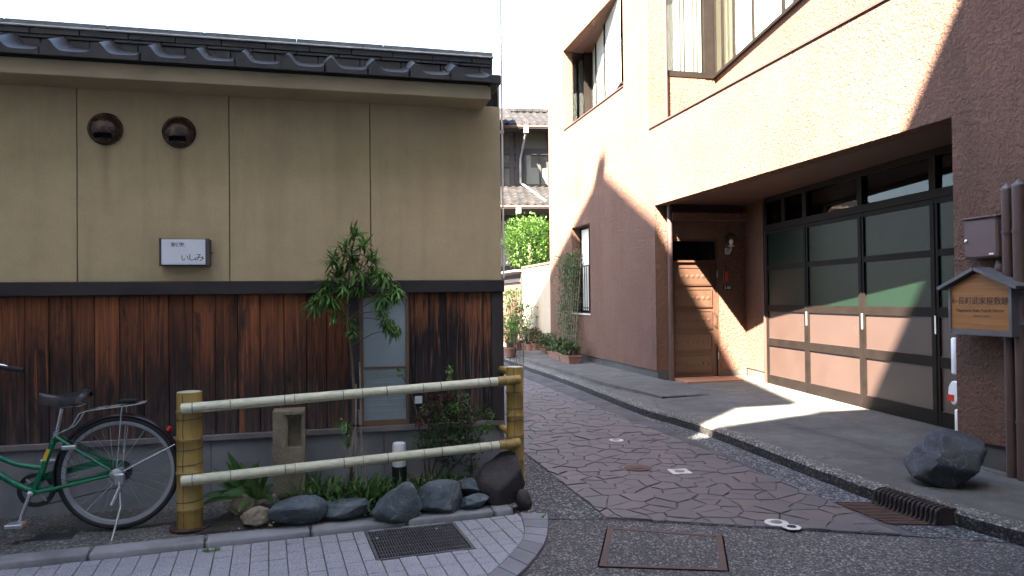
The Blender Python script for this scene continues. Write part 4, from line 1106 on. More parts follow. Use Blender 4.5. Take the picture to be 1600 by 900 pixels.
# ---- small street window with grille
wn2 = empty('street_window', (0, 0, 0), 0, parent=rh)
f = MB()
for a, b, c, d in ((C0, C0 + 0.05, CZ0, CZ1), (C1 - 0.05, C1, CZ0, CZ1), (C0 + 0.05, C1 - 0.05, CZ0, CZ0 + 0.05), (C0 + 0.05, C1 - 0.05, CZ1 - 0.05, CZ1), ((C0 + C1) / 2 - 0.02, (C0 + C1) / 2 + 0.02, CZ0 + 0.05, CZ1 - 0.05)): f.box(a, b, 0.19, 0.24, c, d)
f.build('window_frame', M['frame'], wn2)
MB().box(C0 + 0.05, C1 - 0.05, 0.215, 0.225, CZ0 + 0.05, CZ1 - 0.05).build('pane', M['screen'], wn2)
MB().box(C0, C1, -0.03, 0.2, CZ0 - 0.03, CZ0 - 0.002).build('sill', M['whitepaint'], wn2)
for k in range(9):
    xk = C0 + 0.06 + (C1 - C0 - 0.12) * k / 8
    MB().tube([(xk, 0.04, CZ0 + 0.02), (xk, 0.04, CZ0 + 1.0)], 0.009, 6).build('grille_bar', M['frame'], wn2)
MB().box(C0 + 0.01, C1 - 0.01, 0.03, 0.05, CZ0 + 0.98, CZ0 + 1.0).build('grille_rail', M['frame'], wn2)
MB().box(C0 + 0.01, C1 - 0.01, 0.03, 0.05, CZ0 + 0.10, CZ0 + 0.12).build('grille_rail', M['frame'], wn2)

# ---- things fixed to the near pillar
a, b = RF.on(1507, 405, -0.11), RF.on(1558, 338, -0.11)
p = RF.wld(a.x, 0, a.z); w, h_ = b.x - a.x, b.z - a.z
mbx = empty('meter_box', p, RF.rz, 'mauve steel meter box on the stucco pillar above the wooden sign', 'meter box')
MB().cbox(0, w, -0.11, 0.0, 0, h_, 0.006).build('case', M['box'], mbx)
MB().cbox(0.008, w - 0.008, -0.118, -0.1105, 0.01, h_ - 0.012, 0.004).build('lid', M['box'], mbx)
MB().cbox(-0.01, w + 0.01, -0.130, 0.0, h_ + 0.0005, h_ + 0.014, 0.003).build('hood', M['box'], mbx)
MB().lathe([(0.016, 0), (0.016, 0.006), (0.010, 0.010)], 14, (0.03, -0.118, h_ * 0.45), Matrix.Rotation(R(90), 4, 'X')).build('lock', M['chrome'], mbx, smooth=50)
MB().cbox(w - 0.07, w - 0.03, -0.121, -0.1182, 0.022, 0.034, 0.001).build('badge', M['acrylic'], mbx)
def vpipe(px, r_, top_py, label, y=-0.07):
    q = RF.on(px, 600, y); zt = RF.on(px, top_py, y).z
    p = RF.wld(q.x, y)
    o = empty('wall_pipe', (p.x, p.y, 0), RF.rz, label, 'pipe', 'pipes on the pillar')
    MB().tube([(0, 0, 0.10), (0, 0, zt)], r_, 16).build('pipe', M['pipe'], o, smooth=40)
    MB().lathe([(r_ * 1.05, 0), (r_ * 1.05, 0.012), (r_ * 0.7, 0.025), (r_ * 0.3, 0.04), (0, 0.055)], 14, (0, 0, zt)).build('cap', M['zinc'], o, smooth=40)
    for z_ in (0.52, 1.95):
        MB().lathe([(r_ + 0.006, 0), (r_ + 0.006, 0.022)], 16, (0, 0, z_)).build('clip', M['pipe'], o, smooth=40)
        MB().box(-0.012, 0.012, 0.0, -y, z_ + 0.002, z_ + 0.02).build('bracket', M['pipe'], o)
vpipe(1578.5, 0.036, 296, 'mauve wall pipe with a metal cap, the one nearer the wooden sign')
vpipe(1597, 0.042, 290, 'thicker mauve wall pipe at the right edge of the picture', -0.075)
q = RF.on(1561, 410, -0.05); p = RF.wld(q.x, -0.05, q.z)
ck = empty('cable_hook', p, RF.rz, 'grey insulator and hook hanging between the meter box and the pipe', 'hook')
MB().lathe([(0.03, -0.02), (0.034, 0.0), (0.022, 0.05), (0.012, 0.075), (0.0, 0.08)], 14, (0, 0, -0.05)).build('insulator', M['box'], ck, smooth=50)
hk = [(0, 0, 0.03)] + [(0.02 - 0.02 * math.cos(a), 0, 0.06 + 0.02 * math.sin(a)) for a in [k * 0.45 for k in range(8)]]
MB().tube(hk, 0.0055, 7).build('hook', M['alu'], ck, smooth=60)
MB().box(-0.008, 0.008, 0.0, 0.05, -0.02, 0.0).build('bracket', M['alu'], ck)

# ---- wooden direction sign
ys = -0.17
bl_, br_ = RF.on(1487, 514, ys), RF.on(1580, 520, ys)
x0, x1 = RF.on(1485, 470, ys).x, RF.on(1580, 470, ys).x
zb_ = RF.on(1533, 518, ys).z
ze = RF.on(1485, 449, ys).z; za = RF.on(1529, 423, ys).z
sn = empty('direction_sign', RF.wld(x0, ys, 0), RF.rz, 'house-shaped wooden direction sign with black Japanese lettering and zinc roof', 'sign')
w = x1 - x0; xm = RF.on(1527, 430, ys).x - x0
bd = MB(); poly = [(0.012, zb_ + 0.012), (w - 0.012, zb_ + 0.012), (w - 0.012, ze - 0.0), (xm, za - 0.012), (0.012, ze - 0.0)]
bd.add([(a, 0.0, b) for a, b in poly] + [(a, 0.03, b) for a, b in poly], [(0, 1, 2, 3, 4), (9, 8, 7, 6, 5)] + [(i, i + 5, (i + 1) % 5 + 5, (i + 1) % 5) for i in range(5)])
bd.build('board', M['signwood'], sn)
fr = MB()
fr.box(-0.010, 0.0115, -0.012, 0.10, zb_ - 0.03, ze - 0.002); fr.box(w - 0.0115, w + 0.012, -0.012, 0.10, zb_ - 0.03, ze - 0.002); fr.box(0.0118, w - 0.0118, -0.010, 0.10, zb_ - 0.03, zb_ + 0.0115)
fr.build('frame', M['zinc'], sn)
for s_, xe in ((0, -0.085), (1, w + 0.075)):
    zx = ze + (za - ze) * 0.0 - 0.035
    a, b = Vector((xm, 0, za + 0.004)), Vector((xe, 0, zx + 0.012))
    d = (b - a); nn_ = Vector((-d.z, 0, d.x)).normalized() * (0.026 if s_ == 0 else -0.026)
    if nn_.z < 0: nn_ = -nn_
    rf = MB(); q = [a, b, b + nn_, a + nn_]
    rf.add([(p_.x, -0.045, p_.z) for p_ in q] + [(p_.x, 0.115, p_.z) for p_ in q], [(0, 1, 2, 3), (7, 6, 5, 4), (0, 4, 5, 1), (1, 5, 6, 2), (2, 6, 7, 3), (3, 7, 4, 0)])
    rf.build('sign_roof', M['zinc'], sn)
MB().box(w * 0.2, w * 0.8, 0.031, 0.038, zb_ + 0.02, ze).build('back_board', M['zinc'], sn)
for z_ in (zb_ + 0.06, ze - 0.06): MB().box(w - 0.05, w + 0.075, 0.05, 0.085, z_, z_ + 0.03).build('bracket', M['zinc'], sn)
zt_ = RF.on(1533, 471, ys).z
text('lettering', '←長町武家屋敷跡', 0.066, M['blackink'], sn, Matrix.Translation((w * 0.495, -0.0008, zt_)) @ Rx, sx=1.0)
text('lettering', 'Nagamachi Buke-Yashiki District', 0.033, M['blackink'], sn, Matrix.Translation((w * 0.50, -0.0008, zt_ - 0.072)) @ Rx)
text('lettering', 'Samurai House', 0.024, M['ink'], sn, Matrix.Translation((w * 0.53, -0.0008, zt_ - 0.112)) @ Rx)

# ---- small advertising plates on the hidden side of the pillar
def plate(z0, z1, out, mats, label, rnd_=False):
    p = RF.wld(PX, 0.0)
    o = empty('wall_placard', (p.x, p.y, 0), RF.rz, label, 'placard')
    if not rnd_:
        MB().cbox(-0.05 - out, -0.022, 0.02, 0.20, z0, z1, 0.012).build('plate', mats[0], o, smooth=50)
    else:
        Mx = Matrix.Rotation(R(90), 4, 'X'); r_ = (z1 - z0) / 2
        MB().lathe([(r_, 0), (r_, 0.02), (r_ * 0.9, 0.03)], 24, (-0.06, 0.05, (z0 + z1) / 2), Matrix.Diagonal((0.55, 1, 1, 1)) @ Mx).build('disc', mats[0], o, smooth=40)
        MB().box(-0.115, -0.05, 0.012, 0.019, (z0 + z1) / 2 - 0.07, (z0 + z1) / 2 - 0.015).build('stripe', mats[1], o)
    MB().box(-0.024, 0.0, 0.08, 0.12, (z0 + z1) / 2 - 0.01, (z0 + z1) / 2 + 0.01).build('bracket', M['alu'], o)
zz_ = lambda py: RF.on(1502, py, 0.05).z
plate(zz_(586), zz_(528), 0.035, (M['acrylic'],), 'tall white placard below the wooden sign, upper one at the pillar edge')
plate(zz_(634), zz_(596), 0.05, (M['acrylic'], M['red']), 'round red and white placard at the pillar edge', True)
plate(zz_(688), zz_(640), 0.01, (M['white'],), 'low white placard at the foot of the pillar edge')

# ================================================================== bamboo fence
def bamboo(mb_, a, b, r0_, r1_, nodes, n=14):
    a, b = Vector(a), Vector(b); L = (b - a).length; pts = []; rad = []
    ts = [0.0]
    for t_ in nodes: ts += [t_ - 0.012 / L, t_ - 0.004 / L, t_, t_ + 0.004 / L, t_ + 0.012 / L]
    ts.append(1.0)
    for i, t_ in enumerate(ts):
        k = 1.0
        if 0 < i < len(ts) - 1: k = (1.0, 1.075, 0.97, 1.06, 1.0)[(i - 1) % 5]
        pts.append(a.lerp(b, t_)); rad.append((r0_ + (r1_ - r0_) * t_) * k)
    mb_.tube(pts, rad, n)
    ax_ = (b - a).normalized(); e1 = ax_.orthogonal().normalized(); e2 = ax_.cross(e1)
    for t_ in nodes:
        q = a.lerp(b, t_); rr = (r0_ + (r1_ - r0_) * t_) * 1.005
        mb_.tube([q + (e1 * math.cos(w) + e2 * math.sin(w)) * rr for w in [2 * math.pi * k / 22 for k in range(22)]], 0.0022, 5, closed=True, mi=1)
    return mb_
PLt, PRt = G(297, 823, 0.07), Vector((0.012, 5.36, 0.07))
fe = empty('bamboo_fence', (0, 0, 0), 0, 'low bamboo fence with yellow posts and two bleached rails before the planting', 'fence')
zt = lambda P, py, px: at(px, py, P.y).z
r_l = 0.5 * 38 / 1150 * PLt.y; r_r = 0.5 * 27 / 1150 * PRt.y
def post(P, r_, ztop, nodes):
    m_ = MB(); bamboo(m_, (P.x, P.y, 0.05), (P.x, P.y, ztop - 0.001), r_, r_ * 0.985, nodes, 22)
    o = m_.build('post', [M['bamboo'], M['bamboo_cut']], fe, smooth=50)
    w = 0.004                                                    # shrinkage crack down the front
    pts = [(P.x - 0.1 * r_ + math.sin(k * 1.7) * 0.0025, P.y - r_ * 0.995, 0.08 + (ztop - 0.09) * k / 14) for k in range(15)]
    MB().tube(pts, [0.0016] * 15, 4, sq=0.6).build('crack', M['black'], o)
    MB().lathe([(r_ * 0.93, 0), (r_ * 0.93, 0.0015)], 18, (P.x, P.y, ztop - 0.001)).build('cut_end', M['bamboo_pale'], o)
    return o
zl = zt(PLt, 612, 297); zr = zt(PRt, 573, 802)
po_l = post(PLt, r_l, zl, [0.16, 0.42, 0.66, 0.86]); po_r = post(PRt, r_r, zr, [0.14, 0.30, 0.47, 0.63, 0.8])
def hoop(P, r_, z_, parent, tilt=0.0, mat='wire', th=0.0022):
    pts = [(P.x + (r_ + th * 0.5) * math.cos(a), P.y + (r_ + th * 0.5) * math.sin(a), z_ + tilt * math.cos(a)) for a in [2 * math.pi * k / 24 for k in range(24)]]
    MB().tube(pts, th, 6, closed=True).build('wire_tie', M[mat], parent, smooth=60)
for py in (654, 701, 724, 781): hoop(PLt, r_l, zt(PLt, py, 297), po_l, 0.006)
for py in (612, 637, 656, 680): hoop(PRt, r_r, zt(PRt, py, 802), po_r, 0.003)
# rails pass in front of the posts
def rail(py0, py1, split):
    dl, drr = PLt.y - r_l - 0.028, PRt.y - r_r - 0.020
    A = at(283, py0, dl); B = at(812, py1, drr)
    d = B - A
    S = A + d * split
    m_ = MB(); bamboo(m_, A, S, 0.033, 0.031, [0.14, 0.33, 0.54, 0.74, 0.93], 18)
    o = m_.build('rail', [M['bamboo_pale'], M['bamboo_cut']], fe, smooth=50)
    for t_ in (0.0, 1.0):
        q = A if t_ == 0 else S
        nrm = d.normalized()
        Mq = nrm.to_track_quat('Z', 'Y').to_matrix().to_4x4()
        MB().lathe([(0.026, 0), (0.026, 0.002)], 14, q + nrm * (-0.0025 if t_ == 0 else 0.001), Mq).build('cut_end', M['bamboo_cut'], o)
    m2 = MB(); bamboo(m2, S + d.normalized() * 0.004, B, 0.034, 0.033, [0.3, 0.75], 16); o2 = m2.build('rail_end', [M['bamboo'], M['bamboo_cut']], fe, smooth=50)
    nrm = d.normalized(); Mq = nrm.to_track_quat('Z', 'Y').to_matrix().to_4x4()
    MB().lathe([(0.027, 0), (0.027, 0.002)], 14, B + nrm * 0.001, Mq).build('cut_end', M['black'], o2)
    for t_ in (0.032, 0.30, 0.48, 0.62, 0.80, 0.97):
        q = A.lerp(S, t_); a_ = nrm.orthogonal().normalized(); b_ = nrm.cross(a_)
        pts = [q + (a_ * math.cos(w) + b_ * math.sin(w)) * 0.0345 for w in [2 * math.pi * k / 20 for k in range(20)]]
        MB().tube(pts, 0.0022, 6, closed=True).build('wire_tie', M['wire'], o)
    side = Vector((0, -1, -0.25)); side = (side - nrm * side.dot(nrm)).normalized()
    cp = [A.lerp(S, 0.02 + 0.96 * k / 40) + side * 0.0325 + Vector((0, 0, 0.004 * math.sin(k * 0.9) - 0.008)) for k in range(41)]
    MB().tube(cp, [0.0013 * (0.4 + abs(math.sin(k * 0.55))) for k in range(41)], 4).build('split', M['bamboo_cut'], o)
    # short stub that returns to the house
    e = PRt + Vector((0.0, 0.0, B.z - PRt.z - 0.0)); h0 = Vector((PRt.x + 0.004, PRt.y - r_r * 0.2, B.z + 0.03)); h1 = LF.wld(-0.02, -0.004, B.z + 0.035)
    m3 = MB(); bamboo(m3, h0, h1, 0.026, 0.025, [0.5], 14); m3.build('return_stub', [M['bamboo'], M['bamboo_cut']], fe, smooth=50)
rail(639, 593, 0.925); rail(752, 692, 0.93)
# iron shoe at the left post
MB().lathe([(r_l * 1.6, 0), (r_l * 1.6, 0.008)], 20, (PLt.x, PLt.y, 0.0685)).build('base_plate', M['rust'], fe)

# ================================================================== planting bed
SOIL = [G(332, 800, 0.07), G(420, 803, 0.06), G(600, 800, 0.06), G(760, 785, 0.06)]
sv = []; kk = 14
for i in range(kk + 1):
    t_ = i / kk
    x_ = -1.98 + 1.98 * t_
    yk = (ka + kd * ((x_ - ka.x) / kd.x)).y + 0.16
    yw = LF.wld((x_ + 0.078) / math.cos(LF.rz), 0).y - 0.004
    for j_ in range(6):
        s_ = j_ / 5
        edge = min(1, t_ * 6, (1 - t_) * 5)
        sv.append((x_ + 0.0, yk + (yw - yk) * s_, 0.062 + edge * (0.09 * min(1, s_ * 3.0) + 0.012 * mnoise.noise(Vector((x_ * 6, s_ * 3, 0))))))
sm = MB().add(sv, [(i * 6 + j_, (i + 1) * 6 + j_, (i + 1) * 6 + j_ + 1, i * 6 + j_ + 1) for i in range(kk) for j_ in range(5)])
sm.build('planting_soil', M['soil'], kind='structure', smooth=60)
def rock(name, cx, cy, z0, sx, sy, sz, seed, mat, label, rz=0.0, sub=4, planes=11, rough=0.05, group=None, cat='rock'):
    r_ = random.Random(seed)
    bm = bmesh.new(); bmesh.ops.create_icosphere(bm, subdivisions=sub, radius=1.0)
    pls = []
    for k in range(planes):
        v = Vector((r_.gauss(0, 1), r_.gauss(0, 1), r_.gauss(0, 0.8))).normalized(); pls.append((v, r_.uniform(0.72, 0.98)))
    off = Vector((seed * 3.1, seed * 1.7, 0))
    for v in bm.verts:
        d = v.co.normalized(); q = 1.25
        for n_, dd in pls:
            c = d.dot(n_)
            if c > 0.05: q = -math.log(math.exp(-q * 38) + math.exp(-min(dd / c, 3) * 38)) / 38
        q *= 1 + rough * mnoise.fractal(d * 2.2 + off, 0.8, 2.0, 6)
        v.co = d * q
    xs_ = [v.co.x for v in bm.verts]; ys_ = [v.co.y for v in bm.verts]; zs_ = [v.co.z for v in bm.verts]
    for v in bm.verts:
        v.co.x = ((v.co.x - min(xs_)) / (max(xs_) - min(xs_)) - 0.5) * sx
        v.co.y = ((v.co.y - min(ys_)) / (max(ys_) - min(ys_)) - 0.5) * sy
        v.co.z = ((v.co.z - min(zs_)) / (max(zs_) - min(zs_))) * sz * 1.08 - sz * 0.08
    me = bpy.data.meshes.new(name); bm.to_mesh(me); bm.free(); me.materials.append(mat)
    for p in me.polygons: p.use_smooth = True
    me.set_sharp_from_angle(angle=R(38))
    return link_mesh(name, me, None, (cx, cy, z0), (0, 0, rz), label=label, category=None) if False else tag(link_mesh(name, me, None, (cx, cy, z0), (0, 0, rz)), label, cat, group)
def rock_px(px0, px1, pyt, pyb, seed, mat, label, zb_=0.06, deep=0.8, **kw):
    f_ = G((px0 + px1) / 2, pyb, zb_)
    sx = (px1 - px0) / 1150 * (f_.y + 0.05) * 1.10; dep = sx * deep
    D = f_.y + dep * 0.35
    top = at((px0 + px1) / 2, pyt, D).z
    return rock(kw.pop('name', 'edging_rock'), f_.x * D / f_.y, f_.y + dep * 0.42, zb_, sx, dep, top - zb_, seed, mat, label, rz=LF.rz, group=kw.pop('group', 'rocks edging the planting bed'), **kw)
rock_px(423, 507, 776, 826, 21, M['rock_blue'], 'cracked blue-grey edging rock below the sandstone post', 0.058, 0.55)
rock_px(511, 583, 780, 815, 5, M['rock_blue'], 'low blue-grey edging rock with pointed right end', 0.058, 0.6)
rock_px(583, 656, 754, 815, 9, M['rock_blue'], 'largest greenish-grey edging rock below the white garden light', 0.058, 0.6)
rock_px(652, 723, 750, 805, 33, M['rock_blue'], 'blue-grey edging rock with pale veins beside the stacked pair', 0.058, 0.6)
rock_px(719, 763, 771, 798, 41, M['rock_blue'], 'flat dark slab, lower of the stacked pair of rocks', 0.058, 0.7)
rock_px(718, 761, 747, 773, 12, M['rock_blue'], 'rounded dark rock, upper of the stacked pair', 0.135, 0.7)
rock_px(357, 398, 766, 815, 14, M['rock_tan'], 'tan lumpy rock beside the bamboo post, the one behind', 0.066, 0.6, planes=7, rough=0.12)
rock_px(378, 421, 790, 826, 25, M['rock_tan'], 'tan rounded rock in front at the left end of the bed', 0.062, 0.7, planes=8, rough=0.1)
rock_px(414, 436, 772, 800, 6, M['rock_mauve'], 'small mauve upright stone wedged among the left rocks', 0.09, 0.7)
rock_px(396, 421, 763, 776, 8, M['rock_mauve'], 'small flat mauve stone on top of the tan rocks', 0.17, 0.8)
rock_px(398, 417, 777, 792, 18, M['rock_tan'], 'small brown stone under the flat mauve stone', 0.11, 0.8)
rock_px(504, 516, 790, 815, 28, M['rock_brown'], 'narrow dark stone filling the gap between two edging rocks', 0.058, 0.8)
rock_px(644, 656, 788, 806, 29, M['rock_brown'], 'narrow dark chip between the largest rock and its neighbour', 0.058, 0.8)
rock_px(743, 822, 706, 799, 51, M['rock_brown'], 'big dark brown boulder at the fence corner', 0.02, 0.75, name='boulder', group=None, planes=8, rough=0.07)
rock_px(806, 831, 765, 799, 53, M['rock_brown'], 'small mossy dark stone at the foot of the corner boulder', 0.005, 0.8, name='corner_stone', group=None)
bk = G(1480, 772, 0.10)
rock('black_rock', 3.19, 5.42, 0.105, 0.56, 0.50, 0.40, 83, M['rock_black'], 'large blue-black rock on the pavement in front of the stucco pillar', rz=0.2, planes=12, rough=0.06)
# pebbles scattered in the bed (far too many and small to count)
pb = MB(); rp_ = random.Random(3)
for k in range(420):
    t_ = rp_.random(); x_ = -1.75 + 1.65 * t_
    yk = (ka + kd * ((x_ - ka.x) / kd.x)).y + 0.17
    yw = LF.wld((x_ + 0.078) / math.cos(LF.rz), 0).y
    s_ = rp_.random() ** 1.5; r_ = rp_.uniform(0.006, 0.014)
    c = Vector((x_, yk + (yw - yk - 0.03) * s_, 0.066 + 0.09 * min(1, s_ * 3) * min(1, t_ * 6, (1 - t_) * 5)))
    vv = [c + Vector((a * r_ * rp_.uniform(0.8, 1.3), b * r_ * rp_.uniform(0.8, 1.3), d * r_ * 0.8)) for a, b, d in ((1, 0, 0), (0, 1, 0), (-1, 0, 0), (0, -1, 0), (0, 0, 1), (0, 0, -1))]
    pb.add(vv, [(0, 1, 4), (1, 2, 4), (2, 3, 4), (3, 0, 4), (1, 0, 5), (2, 1, 5), (3, 2, 5), (0, 3, 5)])
for k in range(16):
    p = G(rp_.uniform(120, 900), rp_.uniform(830, 890), 0.02)
for px, py in ((589, 841), (682, 826), (742, 792), (656, 802), (700, 800)):
    p = G(px, py, 0.024 if py > 815 else 0.064); r_ = 0.009
    vv = [p + Vector((a * r_, b * r_, d * r_)) for a, b, d in ((1, 0, 0), (0, 1, 0), (-1, 0, 0), (0, -1, 0), (0, 0, 1), (0, 0, -1))]
    pb.add(vv, [(0, 1, 4), (1, 2, 4), (2, 3, 4), (3, 0, 4), (1, 0, 5), (2, 1, 5), (3, 2, 5), (0, 3, 5)])
pb.build('pebbles', M['pebble'], smooth=60, label='pale pebbles scattered over the planting bed', cat='pebbles', kind='stuff')

# sandstone post with a cut niche
q = LF.on(453, 770, -0.24)
sp = empty('stone_post', LF.wld(q.x, -0.24), LF.rz, 'old sandstone post with a rectangular niche in the planting bed', 'stone post')
w2 = 0.106; zt_ = at(453, 640, LF.wld(q.x, -0.24).y).z
x_n0, x_n1 = -w2 + 0.098, w2 - 0.004
zn0, zn1 = at(465, 702, 5.0).z, at(465, 650, 5.0).z
m_ = MB(); wall_holes(m_, -w2, w2, 0.05, zt_, [(x_n0, x_n1 - 0.02, zn0, zn1)], 0.06, -0.09)
m_.box(-w2, w2, -0.03, 0.10, 0.05, zt_)
bm_o = m_.build('shaft', M['sandstone'], sp)
MB().box(x_n0 - 0.02, x_n1, -0.102, -0.0902, zn1 + 0.004, zn1 + 0.022).build('lip', M['sandstone'], sp)

# garden light
q = LF.on(624, 742, -0.22)
p = LF.wld(q.x, -0.22)
gl2 = empty('garden_light', (p.x, p.y, 0), LF.rz, 'small white garden light with a dark base behind the lower rail', 'lamp')
zt_ = at(623, 691, p.y).z; zm = at(623, 728, p.y).z
MB().lathe([(0.03, 0.10), (0.05, 0.13), (0.055, zm)], 20).build('base', M['darkmetal'], gl2, smooth=40)
MB().lathe([(0.048, zm + 0.001), (0.049, zt_ - 0.02), (0.044, zt_ - 0.004), (0.035, zt_), (0.0, zt_)], 22).build('lamp_shade', M['white'], gl2, smooth=40)
# small white tag on the boards
q = LF.on(654, 625, -0.03)
tg = MB().cbox(-0.028, 0.028, -0.012, 0.0, -0.028, 0.028, 0.003).build('wall_tag', M['white'], loc=LF.wld(q.x, -0.018, q.z), rz=LF.rz, label='small square white tag on the boards behind the shrub', cat='tag')

# ------------------------------------------------------------------ leaves
def leaf(mb_, base, d, L, W, droop=0.3, fold=0.25, seg=3, upv=None):
    d = d.normalized(); upv = upv or Vector((0, 0, 1))
    s_ = d.cross(upv)
    if s_.length < 1e-3: s_ = Vector((1, 0, 0))
    s_.normalize(); nrm = s_.cross(d).normalized()
    vs2 = []; p = Vector(base); cur = d.copy()
    for k in range(seg + 1):
        t_ = k / seg; w = W * 0.5 * (math.sin(math.pi * min(1, 0.12 + t_ * 0.88)) ** 0.7 if t_ < 1 else 0.02)
        vs2 += [p - s_ * w + nrm * w * fold, p.copy(), p + s_ * w + nrm * w * fold]
        cur = (cur + Vector((0, 0, -droop / seg))).normalized(); p = p + cur * (L / seg)
    mb_.add(vs2, [(k * 3 + j_, k * 3 + j_ + 1, k * 3 + j_ + 4, k * 3 + j_ + 3) for k in range(seg) for j_ in (0, 1)])
def sphere_dir(r_, zmin=-1.0):
    while True:
        v = Vector((r_.gauss(0, 1), r_.gauss(0, 1), r_.gauss(0, 1))).normalized()
        if v.z >= zmin: return v
# tall narrow-leaved plant on stakes
rl_ = random.Random(5)
PD = 5.18
base = at(548, 760, PD); base.z = 0.13
tp = empty('podocarpus', (base.x, base.y, 0), 0, 'slender young tree with drooping narrow leaves in front of the boards', 'tree')
L_ = lambda px, py, D=PD: at(px, py, D) - Vector((base.x, base.y, 0))
stem = [L_(548, 762), L_(550, 700), L_(553, 620), L_(548, 540), L_(543, 500), L_(545, 450), L_(548, 400), L_(556, 366)]
stem[0].z = 0.10
tr_ = MB(); tr_.tube(smooth_path(stem, 4), [0.011] * 8 + [0.009] * 10 + [0.006] * 11, 7)
clumps = [(556, 368, 17, 0.85, 0.9), (541, 388, 22, 0.7, 1), (568, 386, 17, 0.7, 1), (522, 408, 26, 0.4, 1), (552, 410, 30, 0.5, 1.1), (580, 405, 22, 0.4, 1), (532, 430, 30, 0.1, 1.1), (562, 430, 30, 0.1, 1.1), (583, 425, 22, 0.0, 1),
          (512, 445, 26, -0.2, 1), (503, 462, 26, -0.5, 1), (492, 472, 26, -0.7, 1.1), (520, 470, 22, -0.5, 1), (540, 448, 24, -0.4, 1), (563, 446, 20, -0.5, 1),
          (600, 432, 24, -0.2, 1), (612, 446, 28, -0.6, 1.1), (600, 462, 24, -0.8, 1.1), (620, 456, 20, -0.7, 1),
          (596, 486, 22, -0.3, 0.8), (606, 502, 26, -0.6, 0.9), (616, 512, 20, -0.7, 0.9), (547, 503, 18, 0.2, 0.75), (550, 520, 14, 0.2, 0.7), (524, 492, 10, -0.4, 0.8), (540, 664, 12, -0.2, 0.8), (546, 690, 10, 0.2, 0.7)]
fo = MB()
for px, py, n, tilt, k in clumps:
    c = L_(px, py, PD + rl_.uniform(-0.08, 0.08))
    # twig from the stem
    near = min(stem, key=lambda s: (s - c).length + (0.3 if s.z > c.z + 0.05 else 0))
    tr_.tube([near, (near + c) / 2 + Vector((0, 0, 0.02)), c], [0.004, 0.003, 0.002], 5)
    for i in range(int(n * 2.6)):
        d = sphere_dir(rl_); d.z = d.z * 0.75 + tilt * 0.8
        b_ = c + sphere_dir(rl_) * rl_.uniform(0, 0.05)
        leaf(fo, b_, d, rl_.uniform(0.075, 0.125) * k, rl_.uniform(0.012, 0.017), rl_.uniform(0.3, 0.8), 0.2, 3)
tr_.build('trunk', M['bark'], tp, smooth=60); fo.build('crown', M['leaf_bamboo'], tp)
# bamboo stakes tied round the stem
sk = empty('plant_stakes', (base.x, base.y, 0), 0, 'three thin stakes tied together round the slender tree', 'stakes')
for a, b, r_ in (((536, 775), (556, 668), 0.016), ((567, 762), (562, 566), 0.007), ((556, 775), (556, 600), 0.008), ((575, 768), (560, 640), 0.008)):
    A, B = L_(*a, PD - 0.06), L_(*b, PD - 0.02); A.z = 0.09
    MB().tube([A, A.lerp(B, 0.5), B], [r_, r_ * 0.9, r_ * 0.8], 7).build('stake', M['drystalk'] if r_ < 0.01 else M['greywood'], sk, smooth=60)
c = L_(559, 664, PD - 0.03)
MB().tube([c + Vector((0.035 * math.cos(w), 0.03 * math.sin(w), 0.004 * math.sin(3 * w))) for w in [2 * math.pi * k / 16 for k in range(16)]], 0.004, 6, closed=True).build('tie', M['black'], sk)
# loose shrub with green and rusty leaves
def shrub(name, label, cat, base_p, blobs, stems, mats, lsize, seed, density=1.0):
    r_ = random.Random(seed)
    o = empty(name, (base_p.x, base_p.y, 0), 0, label, cat)
    off = Vector((base_p.x, base_p.y, 0))
    sb = MB()
    for path in stems: sb.tube([p - off for p in path], [0.007 - 0.004 * k / (len(path) - 1) for k in range(len(path))], 6)
    sb.build('trunk', M['bark'], o, smooth=60)
    groups = [MB() for _ in mats]
    for (c, rad, n, mi) in blobs:
        for k in range(int(n * density)):
            v = sphere_dir(r_); rr = rad * r_.uniform(0.35, 1.0)
            p = c - off + Vector((v.x * rr, v.y * rr * 0.8, v.z * rr * 0.75))
            d = (v + sphere_dir(r_) * 0.9)
            leaf(groups[mi], p, d, lsize * r_.uniform(0.7, 1.3), lsize * 0.55, 0.25, 0.25, 2)
    for g_, m_ in zip(groups, mats):
        if g_.v: g_.build('crown', m_, o)
    return o
SD = 5.40
B0_ = at(668, 745, SD); B0_.z = 0.12
A_ = lambda px, py, D=SD: at(px, py, D)
bl = []
for px, py, r_, n, mi in ((690, 690, 0.13, 150, 0), (720, 680, 0.12, 140, 0), (665, 690, 0.09, 80, 0), (740, 695, 0.08, 70, 0), (700, 645, 0.11, 85, 0), (680, 625, 0.09, 60, 1), (715, 625, 0.09, 55, 0), (735, 648, 0.08, 45, 0), (755, 640, 0.06, 25, 0), (660, 655, 0.07, 40, 1), (695, 615, 0.08, 45, 1), (725, 665, 0.08, 45, 1),
                       (680, 660, 0.06, 28, 2), (712, 637, 0.035, 16, 2), (760, 670, 0.05, 26, 2), (668, 640, 0.05, 20, 2), (702, 595, 0.022, 9, 2), (702, 578, 0.025, 9, 2), (768, 648, 0.025, 8, 2), (625, 582, 0.022, 8, 2), (735, 725, 0.07, 26, 0), (700, 715, 0.08, 40, 0)):
    bl.append((A_(px, py, SD + rl_.uniform(-0.12, 0.06)), r_ * 1.1, n * 3.2, mi))
stems = [[B0_ + Vector((0, 0, -0.04)), A_(672, 700), A_(668, 640), A_(664, 600)], [B0_, A_(690, 690), A_(700, 640), A_(702, 580)], [B0_ + Vector((0.02, 0, 0)), A_(715, 690), A_(738, 650)], [B0_, A_(655, 660), A_(640, 605), A_(626, 584)], [B0_ + Vector((0.05, 0, 0)), A_(745, 690), A_(766, 650)], [A_(738, 740), A_(735, 700), A_(728, 660)]]
